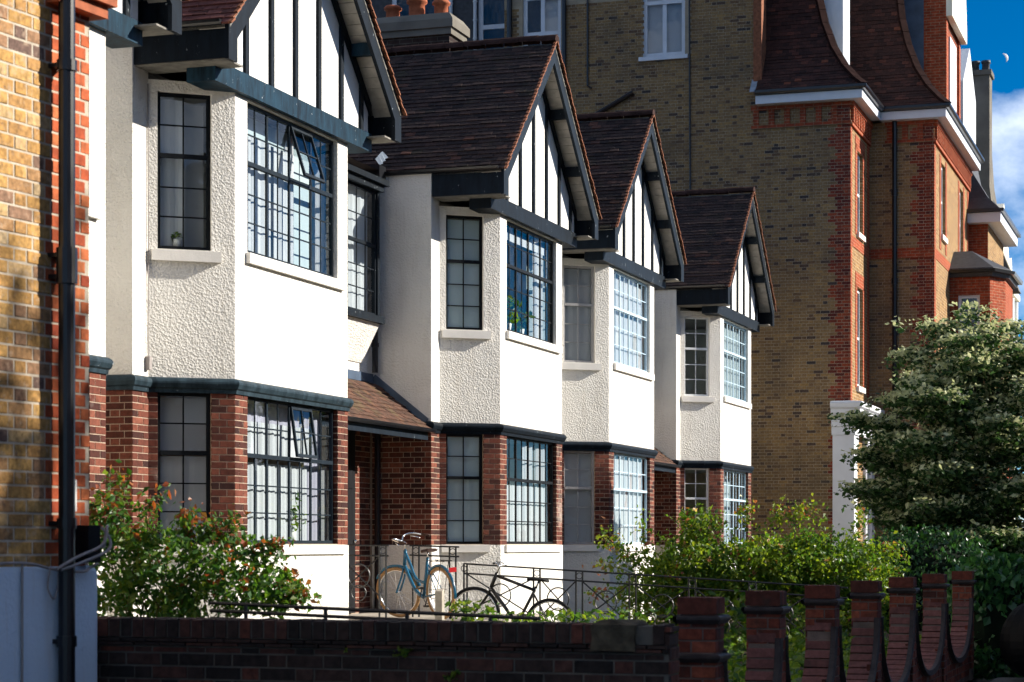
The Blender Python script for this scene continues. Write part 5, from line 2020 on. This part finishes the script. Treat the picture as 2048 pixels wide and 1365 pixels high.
gr_ = thing('ground_cover', None, None, W(0, 4, .2))
go_ = leaves('ground_cover', 'leaf_bright', GC, np.stack([RNG.normal(0, 1, gc_n), RNG.normal(0, 1, gc_n), RNG.uniform(0, 1, gc_n)], axis=1), .12, RNG.uniform(0, .7, gc_n), gr_, .6)
go_.parent = None
go_.matrix_world = Matrix.Translation(gr_.location)
bpy.data.objects.remove(gr_)
go_.name = 'ground_cover'
tag(go_, 'low green ground cover in the front gardens', 'ground cover', kind='stuff')
# spiky plant by the far wall
r = thing('spiky_plant', 'spiky strap-leaved plant against the brown brick wall', 'plant', W(28.3, 1.1, .2))
b = MB()
for k in range(38):
    a = random.uniform(0, 6.28)
    l = random.uniform(1.0, 1.75)
    dx, dy = math.cos(a) * random.uniform(.1, .55), math.sin(a) * random.uniform(.1, .55)
    p1 = Vector((dx * .4, dy * .4, l * .6))
    p2 = Vector((dx, dy, l))
    sd = Vector((-dy, dx, 0)).normalized() * .02
    b.face([Vector((0, 0, 0)) - sd, Vector((0, 0, 0)) + sd, p1 + sd, p1 - sd], random.random() * .6)
    b.face([p1 - sd, p1 + sd, p2], random.random() * .6)
b.build('strap_leaves', 'leaf_ivy', r)

# flowering tree at the right
def cornus(label, base, crown_c, rad, nb, seed, tintshift=0.0, name='flowering_tree', per=26, size=.085, dens=1.0, mat='leaf_cornus', spread=(.085, .04)):
    rs = np.random.default_rng(seed)
    rr = random.Random(seed)
    root = thing(name, label, 'tree', base)
    B = Vector(base)
    cc = Vector(crown_c)
    tr = MB()
    top = Vector((cc.x, cc.y, cc.z + rad[2] * .55))
    path = arc([B, B.lerp(top, .4) + Vector((.1, -.05, 0)), top], 8)
    tr.tube(path, [.10 * (1 - .75 * k / (len(path) - 1)) for k in range(len(path))], 8)
    cl, up = [], []
    for k in range(nb):
        t = (k + .5) / nb
        z = cc.z + rad[2] * (-1 + 2 * t)
        az = k * 2.399 + rr.uniform(-.3, .3)
        el = math.sqrt(max(.05, 1 - ((z - cc.z) / rad[2]) ** 2))
        rx, ry = rad[0] * el * rr.uniform(.8, 1.16), rad[1] * el * rr.uniform(.8, 1.12)
        tip = Vector((cc.x + math.cos(az) * rx, cc.y + math.sin(az) * ry, z + rr.uniform(-.05, .15)))
        st = path[min(len(path) - 1, max(0, int((t * .8 + .1) * len(path))))]
        mid = Vector(st).lerp(tip, .55) + Vector((0, 0, .10))
        bp_ = arc([st, mid, tip], 6)
        tr.tube(bp_, [.028 * (1 - .75 * j / (len(bp_) - 1)) for j in range(len(bp_))], 5)
        n = int(20 * dens * (rx + ry))
        for _ in range(n):
            f = rr.uniform(.30, 1.0) ** .75
            p = Vector(bp_[min(len(bp_) - 1, int(f * (len(bp_) - 1)))])
            w = .12 + .34 * f * (1.1 - f) * 2
            p = p + Vector((rr.gauss(0, w), rr.gauss(0, w), rr.gauss(.02, .035)))
            cl.append(p)
            up.append(f)
    inv = world_of(root).inverted()
    tr.v = [tuple(inv @ Vector(v)) for v in tr.v]
    tr.build('trunk', 'bark', root, True)
    cl = np.array(cl)
    up = np.array(up)
    C = np.repeat(cl, per, axis=0)
    off = rs.normal(size=C.shape) * np.array([spread[0], spread[0], spread[1]])
    C = C + off
    f = np.repeat(up, per)
    T = rs.uniform(0, .5, len(C))
    creamy = (off[:, 2] > -.014) & (f > .25) & (rs.uniform(0, 1, len(C)) < .82)
    low = (C[:, 2] - (cc.z - rad[2])) / (2 * rad[2])
    creamy &= rs.uniform(0, 1, len(C)) < .35 + .9 * low
    T = np.where(creamy, rs.uniform(.62, 1, len(C)), T)
    C = C + np.where(creamy, .035, 0)[:, None] * np.array([0, 0, 1])
    D = rs.normal(size=C.shape) * np.array([1, 1, .45])
    o = leaves('crown', mat, C, D, size, T, root, .6, .3, flat=creamy.astype(float) * .4)
    o['kind'] = 'stuff'
    return root
cornus('dark green tree with creamy flower clusters, at right before the red brick front', (8.5, 38.2, .15), (8.50, 38.0, 3.05), (2.40, 1.8, 2.62), 60, 5, size=.10, dens=1.15, spread=(.10, .055))
cornus('tall street tree on the far pavement across the road', (14.1, 15.1, 0), (14.1, 15.1, 8.6), (2.6, 2.6, 2.6), 40, 9, name='street_tree', per=7, size=.22, dens=.32, mat='leaf_ivy', spread=(.22, .2))
# dark hedge under the tree
def hedge(name, label, cat, c, rad, n, size, mat, tmax, dark=True, shell=.85, box=False):
    root = thing(name, label, cat, (c[0], c[1], 0.0))
    v = RNG.normal(size=(n, 3))
    v /= np.linalg.norm(v, axis=1, keepdims=True)
    if box:
        v = np.sign(v) * np.abs(v) ** .45
    r = RNG.uniform(shell, 1.0, size=(n, 1)) * (1 + .05 * np.sin(v[:, :1] * 9 + v[:, 1:2] * 7 + v[:, 2:3] * 11))
    C = np.array(c) + v * r * np.array(rad)
    C[:, 2] = np.maximum(C[:, 2], .03)
    D = np.stack([RNG.normal(0, .6, n), RNG.normal(0, .6, n), RNG.normal(-.6, .6, n)], axis=1)
    o = leaves('foliage', mat, C, D, size, RNG.uniform(0, tmax, n), root, .85, .2)
    o['kind'] = 'stuff'
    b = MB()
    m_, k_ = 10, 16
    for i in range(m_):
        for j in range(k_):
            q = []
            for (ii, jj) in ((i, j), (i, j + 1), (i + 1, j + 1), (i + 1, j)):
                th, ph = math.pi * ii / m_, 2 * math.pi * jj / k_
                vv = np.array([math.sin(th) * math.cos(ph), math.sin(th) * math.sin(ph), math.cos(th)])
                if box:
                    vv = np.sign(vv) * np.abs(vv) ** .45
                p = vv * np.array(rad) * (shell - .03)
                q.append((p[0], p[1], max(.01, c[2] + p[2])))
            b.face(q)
    b.build('dark_inner_shell', 'dark_core', root)  # closed near-black shell filling the inside of the leaves
    return root
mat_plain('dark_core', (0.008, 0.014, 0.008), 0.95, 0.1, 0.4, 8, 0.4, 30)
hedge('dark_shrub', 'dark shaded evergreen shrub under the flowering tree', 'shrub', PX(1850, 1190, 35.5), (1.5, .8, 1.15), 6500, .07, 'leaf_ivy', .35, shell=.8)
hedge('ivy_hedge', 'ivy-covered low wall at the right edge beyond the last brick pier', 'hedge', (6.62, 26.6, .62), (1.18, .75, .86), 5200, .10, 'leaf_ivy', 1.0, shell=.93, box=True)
# black sack on the pavement
r = thing('black_sack', 'rounded glossy black sack standing at the right edge by the ivy', 'sack', (6.22, 25.15, 0))
b = MB()
mm, kk = 18, 28
for i in range(mm):
    for j in range(kk):
        q = []
        for (ii, jj) in ((i, j), (i, j + 1), (i + 1, j + 1), (i + 1, j)):
            th, ph = math.pi * ii / mm, 2 * math.pi * (jj % kk) / kk
            rad = .50 * (1 + .03 * math.sin(7 * ph + 3 * th) + .02 * math.sin(13 * ph))
            rr_ = math.sin(th) ** .8 * rad
            q.append((rr_ * math.cos(ph), rr_ * math.sin(ph) * .9, .48 + .47 * math.cos(th)))
        b.face(q)
b.build('bag', 'rubber_gloss', r, True) if 'rubber_gloss' in MATS else (mat_plain('rubber_gloss', (0.004, 0.004, 0.005), .6, .1, .2, 8), b.build('bag', 'rubber_gloss', r, True))
b = MB()
b.tube([(0, 0, .93), (.01, 0, .98), (.05, .02, 1.04)], [.05, .025, .06], 8)
b.build('tied_neck', 'rubber_gloss', r, True)

# plants on the window sills indoors
def potted(label, loc, n, size, spread, h, pot=.07):
    r = thing('potted_plant', label, 'plant', loc)
    b = MB()
    b.lathe([(0.0, 0), (pot * .75, 0), (pot, pot * 1.7), (pot * .9, pot * 1.7), (pot * .85, pot * 1.5), (0, pot * 1.5)], (0, 0, 0), 12)
    b.build('pot', 'paper', r, True)
    C = np.array(loc) + np.stack([RNG.normal(0, spread, n), RNG.normal(0, spread, n), pot * 1.6 + RNG.uniform(0, h, n)], axis=1)
    o = leaves('leaves', 'leaf_bright', C, np.stack([RNG.normal(0, 1, n), RNG.normal(0, 1, n), RNG.uniform(0, 1.4, n)], axis=1), size, RNG.uniform(0, .6, n), r, .4)
    o['kind'] = 'stuff'
potted('leafy green house plant behind the upper front window above the bicycles', W(9.02 + 1.0, -.24, 3.22 + E), 90, .16, .13, .40, .09)
potted('trailing green plant at the sill of the black-framed upper window', W(9.02 + 1.7, -.25, 3.22 + E), 60, .14, .10, .30, .08)
cp_ = A0 + F * (-.57) + N * (-.743)
potted('small green succulent on the sill of the nearest narrow upper window', (cp_ + (N * .79 + F * .61) * .34 - (N * .61 - F * .79) * .16 + Vector((0, 0, 3.2 + E))), 30, .06, .04, .08, .05)
potted('bushy plant behind the lower front window of the nearest house', W(1.95, -.22, .04 + E), 60, .12, .08, .45, .07)

# ------------------------------------------------------------------ the daytime moon: the lit lune of a far sphere
mc = Vector(((2007 - 1024) / 4300, 1, (1090 - 117) / 4300 )) * 3000 + Vector((0, 0, EYE))
vd = (mc - cam.location).normalized()
rad = 9.5 / 4300 * 3000
side = (SUN - vd * SUN.dot(vd)).normalized()
b = MB()
prp = vd.cross(side)
for i in range(24):
    for j in range(6):
        q = []
        for (ii, jj) in ((i, j), (i + 1, j), (i + 1, j + 1), (i, j + 1)):
            lat = -math.pi / 2 + math.pi * ii / 24
            lon = R(28) + (math.pi / 2 - R(28)) * jj / 6
            q.append((prp * math.sin(lat) + (side * math.sin(lon) - vd * math.cos(lon)) * math.cos(lat)) * rad)
        b.face(q)
mat_plain('moon_dust', (0.55, 0.55, 0.56), 1.0, 0.0, 0.5, .05)
o = tag(b.build('moon', 'moon_dust', None, True), 'pale daytime crescent moon high in the blue sky', 'moon')
o.location = mc
